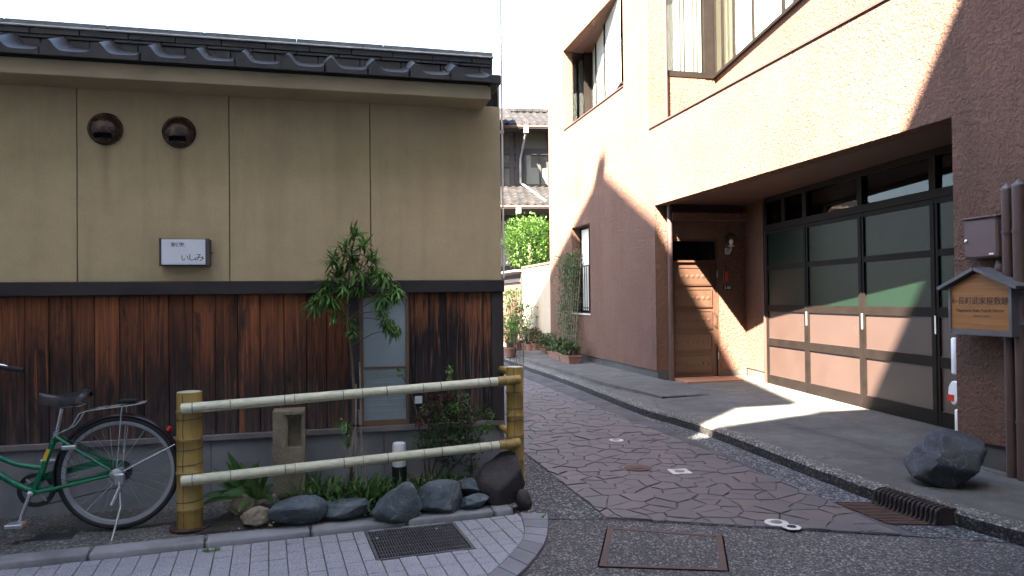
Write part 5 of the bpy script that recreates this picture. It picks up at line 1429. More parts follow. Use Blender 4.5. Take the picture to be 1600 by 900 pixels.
shrub('azalea_shrub', 'loose shrub with small green and rusty leaves behind the right rails', 'shrub', B0_, bl, stems, [M['leaf_dark'], M['leaf_red'], M['leaf_fresh']], 0.026, 8)
# strap-leaved plant by the left post: each leaf its own
bp = at(395, 775, 4.86); bp.z = 0.16
ap = empty('cast_iron_plant', (bp.x, bp.y, 0), 0, 'leafy strap-leaved plant among the tan rocks beside the bamboo post', 'plant')
def strap(px, py, px2, py2, W, mat, D0=4.86, D1=4.74, droop=0.5):
    a = at(px, py, D0); b = at(px2, py2, D1); off = Vector((bp.x, bp.y, 0))
    n = 7; mid = (a + b) / 2 + Vector((0, 0, droop * (b - a).length * 0.45))
    m_ = MB(); vs2 = []
    for k in range(n + 1):
        t_ = k / n; p = a * (1 - t_) ** 2 + mid * 2 * t_ * (1 - t_) + b * t_ * t_
        tg_ = ((mid - a) * (1 - t_) + (b - mid) * t_).normalized(); s_ = tg_.cross(Vector((0.2, -0.7, 0.7))).normalized()
        w = W * 0.5 * (0.25 + 0.75 * math.sin(math.pi * min(1.0, 0.1 + t_ * 0.9)) ** 0.8) if k < n else 0.002
        nn2 = s_.cross(tg_)
        vs2 += [p - s_ * w - off, p + nn2 * w * 0.3 - off, p + s_ * w - off]
    m_.add(vs2, [(k * 3 + j_, k * 3 + j_ + 1, k * 3 + j_ + 4, k * 3 + j_ + 3) for k in range(n) for j_ in (0, 1)])
    m_.build('leaf', mat, ap, smooth=70)
for a in ((393, 775, 355, 706, .05, 0, .15), (390, 778, 352, 720, .04, 1, .2), (398, 775, 400, 724, .055, 0, .8), (396, 775, 384, 730, .05, 1, .5), (388, 778, 326, 742, .045, 1, .35), (390, 780, 334, 732, .04, 0, .2), (388, 782, 313, 790, .05, 1, .6), (392, 780, 312, 778, .05, 0, .5), (400, 780, 345, 775, .06, 0, .5), (398, 782, 366, 785, .06, 1, .7), (402, 780, 372, 800, .055, 1, .8), (405, 778, 428, 757, .05, 0, .5), (404, 776, 424, 727, .04, 0, .3), (400, 776, 358, 758, .055, 0, .4), (402, 778, 412, 745, .06, 1, .6), (396, 780, 380, 760, .06, 0, .7), (400, 778, 340, 760, .055, 0, .5), (398, 776, 375, 722, .05, 0, .35), (402, 780, 430, 785, .045, 0, .6), (396, 776, 408, 715, .05, 0, .5), (394, 778, 345, 748, .05, 0, .45)):
    strap(*a[:5], M['leaf_strap'] if a[5] == 0 else M['leaf_strap_pale'], 4.90 + rl_.uniform(-0.04, 0.05), 4.78 + rl_.uniform(-0.06, 0.06), a[6])
# low ground cover
gc = MB(); rg = random.Random(19)
def tufts(px0, px1, py0, py1, n, L0, L1, W, D0, D1, up_=1.1):
    for k in range(n):
        px = rg.uniform(px0, px1); D = rg.uniform(D0, D1)
        b_ = at(px, rg.uniform(py0, py1), D); b_.z = 0.12 + rg.uniform(0, 0.03)
        for i in range(rg.randint(5, 9)):
            d = sphere_dir(rg, 0.0); d.z = abs(d.z) * 0.8 + up_ * 0.5
            leaf(gc, b_ + Vector((rg.uniform(-.02, .02), rg.uniform(-.02, .02), 0)), d, rg.uniform(L0, L1), W, rg.uniform(0.6, 1.4), 0.2, 3)
tufts(455, 600, 760, 780, 190, 0.09, 0.20, 0.017, 4.95, 5.3)
tufts(600, 700, 755, 765, 80, 0.08, 0.17, 0.014, 5.1, 5.4)
tufts(500, 570, 775, 785, 16, 0.05, 0.10, 0.016, 4.88, 5.0)
gc.build('ground_cover', M['leaf_strap'], label='low green ground cover growing behind the edging rocks', cat='ground cover', kind='stuff')
gc = MB(); tufts(700, 745, 745, 760, 18, 0.10, 0.20, 0.010, 5.25, 5.42, 1.6)
gc.build('grass_tuft', M['leaf_strap'], label='long-bladed grass tuft under the loose shrub', cat='grass', kind='stuff')
gc = MB()
for px, py in ((850, 806), (846, 808), (322, 862), (330, 860), (336, 859)):
    for k in range(9):
        b_ = G(px + rg.uniform(-4, 4), py + rg.uniform(-2, 2), 0.02); leaf(gc, b_, sphere_dir(rg, 0.1), rg.uniform(0.02, 0.035), 0.012, 0.5, 0.2, 2)
gc.build('weeds', M['leaf_fresh'], label='tiny green weeds in the joints of kerb and pavers', cat='weeds', kind='stuff')
# dry stalks behind the right post
ds = empty('dry_stalks', (PRt.x + 0.03, PRt.y + 0.12, 0), 0, 'bare grey dry stalks standing behind the right bamboo post', 'plant')
for px0, px1, pt in ((805, 808, 500), (812, 813, 470), (815, 818, 480), (818, 814, 520), (800, 797, 540), (809, 803, 530), (816, 820, 498)):
    D = PRt.y + 0.12 + rg.uniform(-0.02, 0.05); off = Vector((PRt.x + 0.03, PRt.y + 0.12, 0))
    A, B = at(px0 - 3, 700, D), at(px1, pt, D); A.z = 0.01
    MB().tube([A - off, (A + B) / 2 - off + Vector((rg.uniform(-.01, .01), 0, 0)), B - off], [0.005, 0.0045, 0.002], 5).build('stalk', M['drystalk'], ds)

# ================================================================== bicycle (its own axes: x backwards, z up; rear hub over the origin)
hubp = G(184, 828, 0.071)
bang = LF.rz
bk_ = empty('bicycle', (hubp.x, hubp.y + 0.02, 0.071), bang, 'green city bicycle with chrome rack parked by the boards', 'bicycle')
WR = 0.338
bk_.scale = (1.055, 1.055, 1.055)
def P(f_, z_, y_=0.0): return Vector((-f_, y_, z_))
def wheel(fx, rear=True):
    w = empty('wheel', P(fx, WR), 0, parent=bk_)
    n = 56
    circ = lambda r_: [(r_ * math.cos(2 * math.pi * k / n), 0, r_ * math.sin(2 * math.pi * k / n)) for k in range(n)]
    MB().tube(circ(WR - 0.017), 0.0175, 10, closed=True).build('tyre', M['rubber'], w, smooth=60)
    m_ = MB(); vs2 = []
    prof = [(WR - 0.030, -0.012), (WR - 0.030, 0.012), (WR - 0.050, 0.010), (WR - 0.056, 0.0), (WR - 0.050, -0.010)]
    for k in range(n):
        a = 2 * math.pi * k / n
        for r_, y_ in prof: vs2.append((r_ * math.cos(a), y_, r_ * math.sin(a)))
    m_.add(vs2, [(k * 5 + j_, k * 5 + (j_ + 1) % 5, ((k + 1) % n) * 5 + (j_ + 1) % 5, ((k + 1) % n) * 5 + j_) for k in range(n) for j_ in range(5)])
    m_.build('rim', M['alu'], w, smooth=40)
    s_ = MB()
    for k in range(36):
        a = 2 * math.pi * k / 36; side = 1 if k % 2 else -1; tw = 0.55 * (1 if (k // 2) % 2 else -1)
        s_.tube([(0.022 * math.cos(a + tw * 2.4), side * 0.03, 0.022 * math.sin(a + tw * 2.4)), ((WR - 0.052) * math.cos(a), 0, (WR - 0.052) * math.sin(a))], 0.0013, 4)
    s_.build('spokes', M['chrome'], w)
    Mx = Matrix.Rotation(R(90), 4, 'X')
    MB().lathe([(0.008, -0.065), (0.008, -0.036), (0.026, -0.034), (0.026, -0.028), (0.016, -0.026), (0.016, 0.026), (0.026, 0.028), (0.026, 0.034), (0.008, 0.036), (0.008, 0.065)], 16, M=Mx).build('hub', M['chrome'], w, smooth=40)
    return w
wr = wheel(0.0); wheel(1.10, False)
Mx = Matrix.Rotation(R(90), 4, 'X')
cs = MB()
for k, r_ in enumerate((0.065, 0.055, 0.047, 0.040)):
    cs.lathe([(r_, 0.036 + k * 0.005), (r_, 0.039 + k * 0.005)], 24, M=Matrix.Rotation(R(-90), 4, 'X'))
cs.build('sprockets', M['darkmetal'], wr, smooth=40)
BB = P(0.456, 0.255)
fr = MB()
ST = P(0.335, 0.585)
fr.tube([BB, ST], 0.0165, 12)
top = smooth_path([P(0.985, 0.70), P(0.85, 0.585), P(0.70, 0.505), P(0.55, 0.425), P(0.412, 0.392)], 6)
fr.tube(top, 0.0145, 12)
dn = smooth_path([P(1.0, 0.645), P(0.86, 0.52), P(0.70, 0.42), P(0.56, 0.315), P(0.456, 0.255)], 6)
fr.tube(dn, 0.0175, 12)
fr.tube([P(0.975, 0.76), P(1.01, 0.62)], 0.019, 12)
for s_ in (-1, 1):
    fr.tube([P(0.445, 0.255, s_ * 0.02), P(0.36, 0.27, s_ * 0.045), P(0.02, WR, s_ * 0.062)], [0.0115, 0.0115, 0.009], 10)
    fr.tube([P(0.335, 0.575, s_ * 0.018), P(0.25, 0.52, s_ * 0.048), P(0.01, WR + 0.01, s_ * 0.062)], [0.010, 0.010, 0.008], 10)
    fr.tube(smooth_path([P(1.015, 0.61, s_ * 0.045), P(1.05, 0.48, s_ * 0.05), P(1.10, WR, s_ * 0.052)], 4), 0.0105, 10)
fr.tube([P(1.015, 0.61, -0.05), P(1.015, 0.61, 0.05)], 0.014, 8)
fr.build('frame', M['green'], bk_, smooth=50)
MB().lathe([(0.021, -0.036), (0.021, 0.036)], 16, BB, Mx).build('bottom_bracket', M['green'], bk_, smooth=40)
MB().box(-0.020, 0.0, -0.0168, -0.0155, -0.035, 0.035, M=Matrix.Translation(P(0.375, 0.465)) @ Matrix.Rotation(R(20), 4, 'Y')).build('decal', plain('yellow_decal', (0.6, 0.42, 0.03), 0.4), bk_)
# seat post, saddle
MB().tube([P(0.337, 0.575), P(0.305, 0.735)], 0.0125, 10).build('seat_post', M['chrome'], bk_, smooth=50)
MB().lathe([(0.02, -0.02), (0.02, 0.02)], 14, P(0.337, 0.585)).build('seat_clamp', M['chrome'], bk_, smooth=40)
sd = MB(); nx, ny = 16, 12; vs2 = []
for i in range(nx + 1):
    t_ = i / nx; f_ = 0.425 - 0.275 * t_
    w = 0.022 + 0.078 * (1 / (1 + math.exp(-(t_ - 0.55) * 10)))
    if t_ > 0.88: w *= math.sqrt(max(0, 1 - ((t_ - 0.88) / 0.125) ** 2)) * 0.9 + 0.1
    if t_ < 0.08: w *= 0.5 + 0.5 * t_ / 0.08
    zc = 0.812 - 0.022 * math.sin(math.pi * min(1, t_ * 1.15)) + 0.014 * t_ - 0.008
    hk_ = 1.0 if t_ < 0.85 else 1.0 - 0.6 * ((t_ - 0.85) / 0.15) ** 2
    for j_ in range(ny + 1):
        a = math.pi * j_ / ny
        vs2.append(P(f_, zc + 0.028 * hk_ * math.sin(a) ** 0.7 - 0.035 * hk_ * (1 - math.sin(a)), -w * math.cos(a)))
sd.add(vs2, [(i * (ny + 1) + j_, i * (ny + 1) + j_ + 1, (i + 1) * (ny + 1) + j_ + 1, (i + 1) * (ny + 1) + j_) for i in range(nx) for j_ in range(ny)])
sd.add([vs2[i * (ny + 1)] for i in range(nx + 1)] + [vs2[i * (ny + 1) + ny] for i in range(nx + 1)], [(i, i + 1, nx + 2 + i, nx + 1 + i) for i in range(nx)])
sdo = sd.build('saddle', M['leather'], bk_, smooth=60)
for s_ in (-1, 1):
    hel = [P(0.20 + 0.016 * math.cos(w), 0.752 + 0.006 * w / 2 - 0.01, s_ * 0.04 + 0.016 * math.sin(w)) for w in [k * 0.6 for k in range(24)]]
    MB().tube(hel, 0.0028, 5).build('spring', M['chrome'], sdo)
MB().tube([P(0.38, 0.775), P(0.31, 0.742), P(0.20, 0.745)], 0.004, 6).build('saddle_rail', M['chrome'], sdo)
# mudguard with reflector and stays
def guard(fx, a0, a1, rr=WR + 0.014, mat=M['mudguard']):
    m_ = MB(); n = 40; vs2 = []
    for k in range(n + 1):
        a = a0 + (a1 - a0) * k / n
        for y_, dr_ in ((-0.026, -0.010), (-0.016, 0.0), (0.0, 0.004), (0.016, 0.0), (0.026, -0.010)):
            vs2.append(P(fx, WR) + Vector(((rr + dr_) * math.cos(a), y_, (rr + dr_) * math.sin(a))))
    m_.add(vs2, [(k * 5 + j_, k * 5 + j_ + 1, (k + 1) * 5 + j_ + 1, (k + 1) * 5 + j_) for k in range(n) for j_ in range(4)])
    return m_.build('mudguard', mat, bk_, smooth=60)
mg = guard(0.0, R(8), R(196)); guard(1.10, R(-20), R(125))
a = R(41); c = P(0, WR) + Vector(((WR + 0.022) * math.cos(a), 0, (WR + 0.022) * math.sin(a)))
MB().lathe([(0.02, 0), (0.02, 0.02), (0.014, 0.026)], 14, c, Matrix.Rotation(R(40), 4, 'Y')).build('reflector', M['red'], mg, smooth=40)
for s_ in (-1, 1):
    e = P(0, WR) + Vector(((WR + 0.012) * math.cos(R(26)), s_ * 0.024, (WR + 0.012) * math.sin(R(26))))
    MB().tube([P(0.0, WR, s_ * 0.066), e], 0.003, 6).build('stay', M['chrome'], bk_)
# rack
rk = MB()
for y_ in (-0.055, -0.02, 0.02, 0.055): rk.tube(smooth_path([P(0.20, 0.705, y_), P(0.14, 0.722, y_), P(-0.10, 0.745, y_), P(-0.165, 0.762, y_ * 0.9)], 4), 0.0045, 7)
for f_, z_ in ((0.20, 0.705), (0.06, 0.733), (-0.05, 0.742), (-0.165, 0.762)): rk.tube([P(f_, z_, -0.058), P(f_, z_, 0.058)], 0.0045, 7)
for s_ in (-1, 1):
    rk.tube(smooth_path([P(0.315, 0.595, s_ * 0.03), P(0.25, 0.625, s_ * 0.045), P(0.20, 0.705, s_ * 0.055)], 4), 0.0045, 7)
    rk.tube([P(-0.03, 0.738, s_ * 0.055), P(0.0, WR, s_ * 0.068)], 0.004, 7)
rko = rk.build('rack', M['chrome'], bk_, smooth=50)
MB().cbox(-0.02, 0.08, -0.045, 0.045, 0.752, 0.772, 0.006, M=Matrix.Translation(P(-0.02, 0.0))).build('spring_clip', M['black'], rko)
# chain case, crank, pedals, derailleur, stand
cc_ = MB(); n = 28; ring = []
for k in range(n):
    a = 2 * math.pi * k / n
    cx_, r_ = (BB, 0.098)
    ring.append((r_ * math.cos(a), r_ * math.sin(a)))
MB().lathe([(0.098, 0.040), (0.102, 0.044), (0.098, 0.048), (0.076, 0.046), (0.074, 0.042), (0.098, 0.040)], 36, BB, Matrix.Rotation(R(-90), 4, 'X'), caps=False).build('chainring', M['darkmetal'], bk_, smooth=40)
cg = MB(); pts_c = [(-0.456 - 0.095, 0.255), (-0.40, 0.355), (-0.10, 0.418), (0.02, 0.395), (0.02, 0.352), (-0.12, 0.375), (-0.40, 0.315)]
cg.add([(x_, 0.035, z_) for x_, z_ in pts_c] + [(x_, 0.055, z_) for x_, z_ in pts_c], [tuple(range(7)), tuple(range(13, 6, -1))] + [(i, (i + 1) % 7, (i + 1) % 7 + 7, i + 7) for i in range(7)])
cg.build('chain_case', M['green'], bk_)
MB().tube([P(0.456, 0.157, 0.044), P(0.02, WR - 0.10, 0.044), P(0.0, WR - 0.065, 0.044)], 0.0035, 5).build('chain', M['rubber'], bk_)
for s_, e in ((-1, P(0.505, 0.10)), (1, P(0.407, 0.41))):
    a = BB + Vector((0, s_ * 0.055, 0)); b = Vector((e.x, s_ * 0.075, e.z))
    co_ = MB().tube([a, b], [0.013, 0.009], 8).build('crank', M['chrome'], bk_, smooth=50)
    MB().cbox(b.x - 0.045, b.x + 0.045, b.y + (0.005 if s_ > 0 else -0.085), b.y + (0.085 if s_ > 0 else -0.005), b.z - 0.012, b.z + 0.012, 0.004).build('pedal', M['alu'], co_)
    MB().box(b.x + 0.0455, b.x + 0.050, b.y - 0.06 if s_ < 0 else b.y + 0.02, b.y - 0.02 if s_ < 0 else b.y + 0.06, b.z - 0.008, b.z + 0.008).build('reflector', M['orange'], co_)
MB().tube([P(0.456 + 0.085 * math.cos(w) * 1.0, 0.255 + 0.085 * math.sin(w), 0.043) for w in (0.9, 0.9 + math.pi)], 0.007, 6).build('spider_arm', M['alu'], bk_)
MB().tube([P(0.456 + 0.085 * math.cos(w) * 1.0, 0.255 + 0.085 * math.sin(w), 0.043) for w in (2.2, 2.2 + math.pi)], 0.007, 6).build('spider_arm', M['alu'], bk_)
MB().lathe([(0.015, 0.05), (0.018, 0.058), (0.010, 0.064)], 12, BB, Mx).build('crank_bolt', M['chrome'], bk_, smooth=40)
MB().lathe([(0.034, 0.068), (0.036, 0.072), (0.024, 0.080), (0.0, 0.084)], 20, P(0.0, WR), Mx).build('hub_brake', M['alu'], bk_, smooth=40)
MB().cbox(-0.01, 0.05, -0.095, -0.07, WR - 0.06, WR + 0.01, 0.008).build('stand_bracket', M['alu'], bk_, smooth=40)
stnd = MB().tube([P(-0.02, WR - 0.03, -0.085), P(-0.035, 0.16, -0.11), P(-0.005, -0.016, -0.185)], [0.010, 0.008, 0.007], 10)
so_ = stnd.build('kickstand', M['chrome'], bk_, smooth=50)
MB().tube([P(-0.03, WR - 0.06, -0.10), P(0.012, WR - 0.165, -0.115)], [0.012, 0.014], 10).build('lever', M['chrome'], so_, smooth=50)
# dress guard of thin wires, cables
dg = MB()
for k in range(9):
    a = R(112 + k * 8.5)
    e = P(0, WR) + Vector(((WR + 0.005) * math.cos(a), -0.03, (WR + 0.005) * math.sin(a))); b = P(0.16 + 0.01 * k, WR + 0.10 - 0.016 * k, -0.05)
    dg.tube([e, b], 0.0012, 4)
dg.tube(smooth_path([P(0.30, 0.56, -0.03), P(0.18, 0.53, -0.06), P(0.06, 0.46, -0.065), P(0.02, 0.36, -0.075)], 5), 0.0028, 6)
dg.build('dress_guard', M['darkmetal'], bk_)
MB().cbox(-0.29, -0.21, -0.075, -0.06, 0.50, 0.525, 0.004, M=Matrix.Translation((0, 0, 0))).build('ring_lock', M['alu'], bk_)
# handlebar that reaches back to the grips
hb = MB()
hb.tube([P(0.975, 0.75), P(0.955, 0.90), P(0.975, 0.945)], 0.012, 10)
for s_ in (-1, 1): hb.tube(smooth_path([P(0.975, 0.945, 0), P(0.99, 0.965, s_ * 0.10), P(0.92, 0.995, s_ * 0.22), P(0.75, 0.985, s_ * 0.265), P(0.68, 0.965, s_ * 0.27)], 5), 0.011, 9)
hbo = hb.build('handlebar', M['chrome'], bk_, smooth=50)
for s_ in (-1, 1): MB().tube([P(0.74, 0.975, s_ * 0.268), P(0.66, 0.955, s_ * 0.27), P(0.60, 0.945, s_ * 0.27)], [0.014, 0.016, 0.015], 10).build('grip', M['rubber'], hbo, smooth=50)
# drain slot in the path below the bicycle
q = [G(40, 846, 0.065), G(62, 834, 0.065), G(120, 832, 0.065), G(112, 842, 0.065)]
m_ = MB(); m_.prism([(p.x - q[0].x, p.y - q[0].y) for p in q][::-1] if area([(p.x, p.y) for p in q]) < 0 else [(p.x - q[0].x, p.y - q[0].y) for p in q], 0.055, 0.068, 0.002)
m_.build('iron_cover', M['darkmetal'], loc=(q[0].x, q[0].y, 0), label='flat dark iron lid in the path under the bicycle', cat='lid')

# ================================================================== the far end of the alley
cw_ = RF.wld(-6.06, 0.0)
gw_ = empty('garden_wall', RF.wld(-8.8, 0.0), RF.rz, 'low cream garden wall continuing beyond the stucco house', 'wall')
MB().box(0.0, 2.74, 0.0, 0.14, 0.0, 2.32).build('wall', M['gardenwall'], gw_)
MB().cbox(0.0, 2.74, -0.03, 0.17, 2.321, 2.37, 0.006).build('coping', M['brownwood'], gw_)
gt_ = empty('garden_gate', RF.wld(-12.3, 0.0), RF.rz, 'red-brown board gate with a small tiled top at the alley end', 'gate')
for k in range(11): MB().box(0.08 + k * 0.305, 0.08 + k * 0.305 + 0.298, 0.02, 0.06, 0.10, 1.95).build('board', M['gatewood'], gt_)
for x_ in (0.0, 3.44): MB().box(x_ - 0.06, x_ + 0.06, -0.02, 0.10, 0.0, 2.2).build('post', M['housetimber'], gt_)
MB().box(-0.1, 3.5, -0.25, 0.35, 2.24, 2.29).build('lintel', M['greywood'], gt_)
MB().box(-0.05, 3.45, -0.02, 0.08, 1.96, 2.06).build('rail', M['greywood'], gt_)
# clipped evergreen over the wall
rb_ = random.Random(31)
bc = at(827, 380, 21.4)
hd = empty('clipped_evergreen', (bc.x, bc.y, 0), 0, 'sunlit clipped round evergreen rising over the garden wall', 'tree')
MB().tube([(0, 0, 0), (0.05, 0, 1.2), (0.0, 0, bc.z)], [0.08, 0.06, 0.04], 8).build('trunk', M['bark'], hd, smooth=60)
cr = MB(); rx_, rz_ = 0.76, 0.74
for k in range(5200):
    v = sphere_dir(rb_); t_ = rb_.uniform(0.80, 1.0) if rb_.random() < 0.8 else rb_.uniform(0.4, 0.85)
    bumpy = 1 + 0.22 * mnoise.noise(v * 3.2 + Vector((4, 1, 0))) + (0.22 * rb_.random() ** 5)
    c = Vector((v.x * rx_, v.y * rx_, v.z * rz_)) * t_ * bumpy + Vector((0, 0, bc.z))
    d = v + sphere_dir(rb_) * 0.8 + Vector((0, 0, 0.4)); leaf(cr, c, d, rb_.uniform(0.05, 0.09), 0.042, 0.2, 0.3, 2)
cr.build('crown', M['leaf_hedge'], hd)
# pots and planters along the wall foot
def pot(px, py, r_, h_, leaves, label, seed, mat='terracotta', leafm='leaf_fresh', sq=False, zf_=0.15, tall=0.4, name='potted_plant', flowers=None):
    q = G(px, py, zf_); rr = random.Random(seed)
    o = empty(name, (q.x, q.y, zf_ - 0.015), RF.rz, label, 'potted plant', 'plant pots along the wall')
    if sq:
        L2 = sq
        m_ = MB(); b0 = [(-L2 * .46, -r_ * .85), (L2 * .46, -r_ * .85), (L2 * .46, r_ * .85), (-L2 * .46, r_ * .85)]; b1 = [(-L2 * .5, -r_), (L2 * .5, -r_), (L2 * .5, r_), (-L2 * .5, r_)]
        m_.add([(a, b, 0) for a, b in b0] + [(a, b, h_ - 0.03) for a, b in b1] + [(a * 1.04, b * 1.08, h_ - 0.03) for a, b in b1] + [(a * 1.04, b * 1.08, h_) for a, b in b1] + [(a * 0.93, b * 0.88, h_) for a, b in b1] + [(a * 0.93, b * 0.88, h_ - 0.04) for a, b in b1],
               [(0, 1, 2, 3)[::-1]] + [(k * 4 + i, k * 4 + (i + 1) % 4, (k + 1) * 4 + (i + 1) % 4, (k + 1) * 4 + i) for k in range(5) for i in range(4)] + [(20, 21, 22, 23)])
        m_.build('planter', M[mat], o)
    else:
        MB().lathe([(r_ * 0.72, 0), (r_ * 0.95, h_ * 0.8), (r_ * 1.06, h_ * 0.81), (r_ * 1.06, h_), (r_ * 0.92, h_), (r_ * 0.9, h_ - 0.03), (0.0, h_ - 0.03)], 18).build('pot', M[mat], o, smooth=40)
    fo_ = MB(); stm = MB()
    for k in range(int(leaves * 2)):
        w = rr.uniform(0, 6.28); t_ = rr.random(); base_ = Vector((math.cos(w) * r_ * 0.5 * rr.random() * ((sq / r_ / 1.2) if sq else 1), math.sin(w) * r_ * 0.5 * rr.random(), h_ - 0.03))
        c = base_ + Vector((rr.gauss(0, r_ * 0.75), rr.gauss(0, r_ * 0.75), tall * (0.15 + 0.85 * t_)))
        if k % 7 == 0: stm.tube([base_, (base_ + c) / 2 + Vector((0, 0, 0.03)), c], [0.006, 0.004, 0.003], 4)
        leaf(fo_, c, sphere_dir(rr) + Vector((0, 0, 0.3)), rr.uniform(0.06, 0.11), 0.045, 0.4, 0.2, 2)
    stm.build('stems', M['bark'], o); fo_.build('foliage', M[leafm], o)
    if flowers:
        fl = MB()
        for k in range(16):
            c = Vector((rr.gauss(0, r_ * 0.7), rr.gauss(0, r_ * 0.7), h_ + tall * rr.uniform(0.7, 1.0)))
            for i in range(5): leaf(fl, c, Vector((math.cos(i * 1.257), math.sin(i * 1.257), 0.5)), 0.025, 0.02, 0.1, 0.1, 2)
        fl.build('blossoms', flowers, o)
    return o
pot(804, 548, 0.22, 0.28, 330, 'tall bushy green plant in a pot at the far end of the alley', 1, tall=1.35)
pot(797, 556, 0.17, 0.22, 160, 'bushy potted plant half hidden by the fence corner post', 2, tall=0.85)
pot(822, 548, 0.15, 0.22, 130, 'slim light-green potted plant against the cream wall', 3, tall=1.05)
pot(838, 549, 0.15, 0.22, 110, 'terracotta pot with reddish-green leaves before the cream wall', 4, tall=0.38, leafm='leaf_red')
pot(829, 549, 0.13, 0.2, 90, 'small terracotta pot with green leaves beside the reddish one', 9, tall=0.45, leafm='leaf_dark')
pot(855, 554, 0.17, 0.18, 200, 'dark green potted plant with small white flowers', 5, tall=0.36, leafm='leaf_dark', flowers=M['white'])
pot(868, 560, 0.12, 0.17, 60, 'shallow terracotta trough beside the long planters', 10, tall=0.15, leafm='leaf_dark', sq=0.4)
# trellis of climbing plant in two long planters
for px, py, lab, sd_ in ((876, 563, 'long terracotta planter, the farther of the two under the climber', 6), (891, 568, 'long terracotta planter, the nearer of the two under the climber', 7)):
    pot(px, py, 0.13, 0.20, 140, lab, sd_, tall=0.3, leafm='leaf_dark', sq=0.62)
q = G(884, 562, 0.15); l0 = RF.loc(q)
tv = empty('climbing_vine', RF.wld(l0.x, 0, 0.0), RF.rz, 'leaning net of climbing vine in front of the small grilled window', 'vine')
rv = random.Random(77); net = MB(); fo_ = MB()
for k in range(9):
    x_ = -0.65 + 1.25 * k / 8
    net.tube([(x_, l0.y, 0.30), (x_ + 0.12, -0.06, 2.35)], 0.006, 4)
for k in range(8):
    t_ = (k + 0.5) / 8; net.tube([(-0.65 + 0.12 * t_, l0.y + (-0.06 - l0.y) * t_, 0.3 + 2.05 * t_), (0.60 + 0.12 * t_, l0.y + (-0.06 - l0.y) * t_, 0.3 + 2.05 * t_)], 0.003, 4)
net.build('net', M['drystalk'], tv)
for k in range(4200):
    t_ = rv.random() ** 0.75; x_ = rv.uniform(-0.68, 0.62) + 0.12 * t_
    if t_ < 0.75 and rv.random() < 0.35: continue
    c = Vector((x_ + rv.gauss(0, 0.03), l0.y + (-0.06 - l0.y) * t_ + rv.gauss(0, 0.06 + 0.05 * t_), 0.3 + 2.15 * t_ + rv.gauss(0, 0.05)))
    c.y = min(c.y, -0.02)
    leaf(fo_, c, sphere_dir(rv) + Vector((0, -0.5, 0)), rv.uniform(0.03, 0.065), 0.03, 0.4, 0.2, 2)
fo_.build('foliage', M['leaf_dark'], tv)

# ------------------------------------------------------------------ old tiled house beyond
HD = 27.0
hx = lambda px: at(px, 300, HD).x
hz = lambda py, px=822: at(px, py, HD).z
oh = empty('old_tiled_house', (0, HD, 0), R(6), 'old two storey timber house with weathered tiled roofs beyond the alley', 'building')
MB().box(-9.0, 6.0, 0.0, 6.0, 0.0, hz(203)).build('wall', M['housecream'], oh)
def tiled(x0, x1, y0, z0, y1, z1, pitch=0.27, rows=9):
    m_ = MB(); nx = int((x1 - x0) / pitch * 6)
    for r_ in range(rows):
        ta, tb = r_ / rows, (r_ + 1.12) / rows
        vs2 = []
        for t_, dz_ in ((ta, 0.030), (ta, 0.055), (tb, 0.030)):
            for i in range(nx + 1):
                x_ = x0 + (x1 - x0) * i / nx; ph = (x_ / pitch) % 1.0
                vs2.append((x_, y0 + (y1 - y0) * t_ , z0 + (z1 - z0) * t_ + dz_ + 0.045 * math.exp(-((ph - 0.3) / 0.2) ** 2) - (0.03 if dz_ == 0.030 and t_ == ta else 0)))
        m_.add(vs2, [(a * (nx + 1) + i, a * (nx + 1) + i + 1, (a + 1) * (nx + 1) + i + 1, (a + 1) * (nx + 1) + i) for a in (0, 1) for i in range(nx)])
    return m_
ze, zr_ = hz(203), hz(155)
tiled(-9.4, 6.3, -0.8, ze, 2.0, zr_, rows=9).build('roof', M['oldtile'], oh, smooth=60)
tiled(-9.4, 6.3, 4.9, ze, 2.0, zr_, rows=9).build('roof', M['oldtile'], oh, smooth=60)
for k in range(52): MB().cbox(-9.4 + k * 0.3, -9.4 + k * 0.3 + 0.294, 1.85, 2.15, zr_ + 0.02, zr_ + 0.16 + (k % 2) * 0.015, 0.02).build('ridge_tile', M['oldtile'], oh)
zl0, zl1 = hz(331), hz(292)
tiled(-9.2, 6.3, -2.0, zl0, 0.0, zl1, rows=7).build('lower_roof', M['oldtile'], oh, smooth=60)
MB().box(-9.2, 6.3, -1.95, 0.0, zl0 - 0.12, zl0 - 0.01).build('eaves_boards', M['housetimber'], oh)
MB().box(-9.4, 6.3, -0.75, 0.0, ze - 0.10, ze - 0.01).build('eaves_boards', M['housetimber'], oh)
for y_, z_, nm in ((-0.86, ze - 0.06, 'gutter'), (-2.06, zl0 - 0.06, 'gutter')):
    MB().tube([(-9.3, y_, z_), (6.2, y_, z_)], 0.055, 10).build(nm, M['gatewood'], oh, smooth=50)
hX = lambda px: (px - 800) / 1150 * HD
MB().cbox(hX(817), hX(824), -0.95, -0.75, ze - 0.30, ze - 0.08, 0.01).build('rain_hopper', M['alu'], oh)
MB().tube([(hX(820), -0.85, ze - 0.3), (hX(818), -0.2, ze - 0.75), (hX(815), -0.10, ze - 1.1), (hX(815), -0.10, zl1 + 0.12), (hX(819), -0.15, zl1 + 0.06), (hX(844), -1.85, zl0 + 0.14)], 0.04, 8).build('rain_pipe', M['kerbstone'], oh, smooth=50)
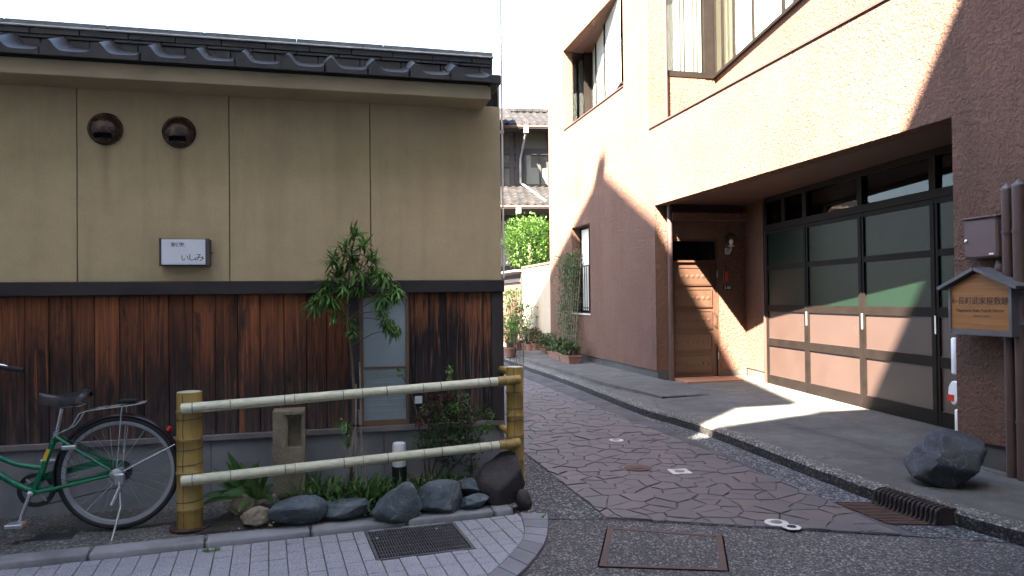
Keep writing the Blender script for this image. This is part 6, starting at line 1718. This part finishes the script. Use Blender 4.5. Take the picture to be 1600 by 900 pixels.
MB().cbox(hX(798), hX(805), -2.15, -1.95, zl0 - 0.30, zl0 - 0.06, 0.01).build('rain_hopper', M['alu'], oh)
# timbers and window
MB().box(-9.0, 6.0, -0.05, -0.001, hz(241), hz(232)).build('tie_beam', M['housetimber'], oh)
for px in (786, 802, 812, 862): MB().box(hX(px) - 0.09, hX(px) + 0.07, -0.06, -0.002, zl1, hz(206)).build('stud', M['housetimber'], oh)
MB().box(-9.0, hX(812), -0.055, -0.003, hz(262), hz(254)).build('tie_beam', M['housetimber'], oh)
wo = empty('window', (0, 0, 0), 0, parent=oh)
a0, a1 = hX(821), hX(866)
f = MB()
for b in ((a0, a0 + 0.07, hz(289), hz(240)), (a1 - 0.07, a1, hz(289), hz(240)), (a0, a1, hz(291), hz(288)), (a0, a1, hz(242), hz(239)), (hX(846) - 0.035, hX(846) + 0.035, hz(288), hz(242))): f.box(b[0], b[1], -0.12, -0.061, b[2], b[3])
f.build('window_frame', M['housetimber'], wo)
MB().box(a0 + 0.07, a1 - 0.07, -0.085, -0.08, hz(288), hz(242)).build('pane', M['glass'], wo)
MB().box(a0 + 0.07, a1 - 0.07, -0.058, -0.053, hz(262), hz(242)).build('dark_room', M['room'], wo)
MB().box(a0 + 0.07, a1 - 0.07, -0.058, -0.053, hz(288), hz(262)).build('curtain', M['curtain'], wo)
MB().box(a0 + 0.07, a0 + 0.25, -0.066, -0.06, hz(288), hz(242)).build('curtain', M['curtain'], wo)
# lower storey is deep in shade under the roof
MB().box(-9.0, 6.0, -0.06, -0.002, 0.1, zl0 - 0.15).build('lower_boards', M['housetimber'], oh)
MB().box(hX(783), hX(797), -0.09, -0.061, hz(415), hz(345)).build('lower_panel', M['curtain'], oh)
# side wing whose small gable roof shows at the left
sgr = MB(); tri = [(-2.4, -1.6, hz(203)), (hX(782), -1.6, hz(168)), (hX(801), -1.6, hz(203))]
tiled(-2.2, hX(797), -1.75, hz(204), -0.4, hz(176), rows=5).build('porch_roof', M['oldtile'], oh, smooth=60)
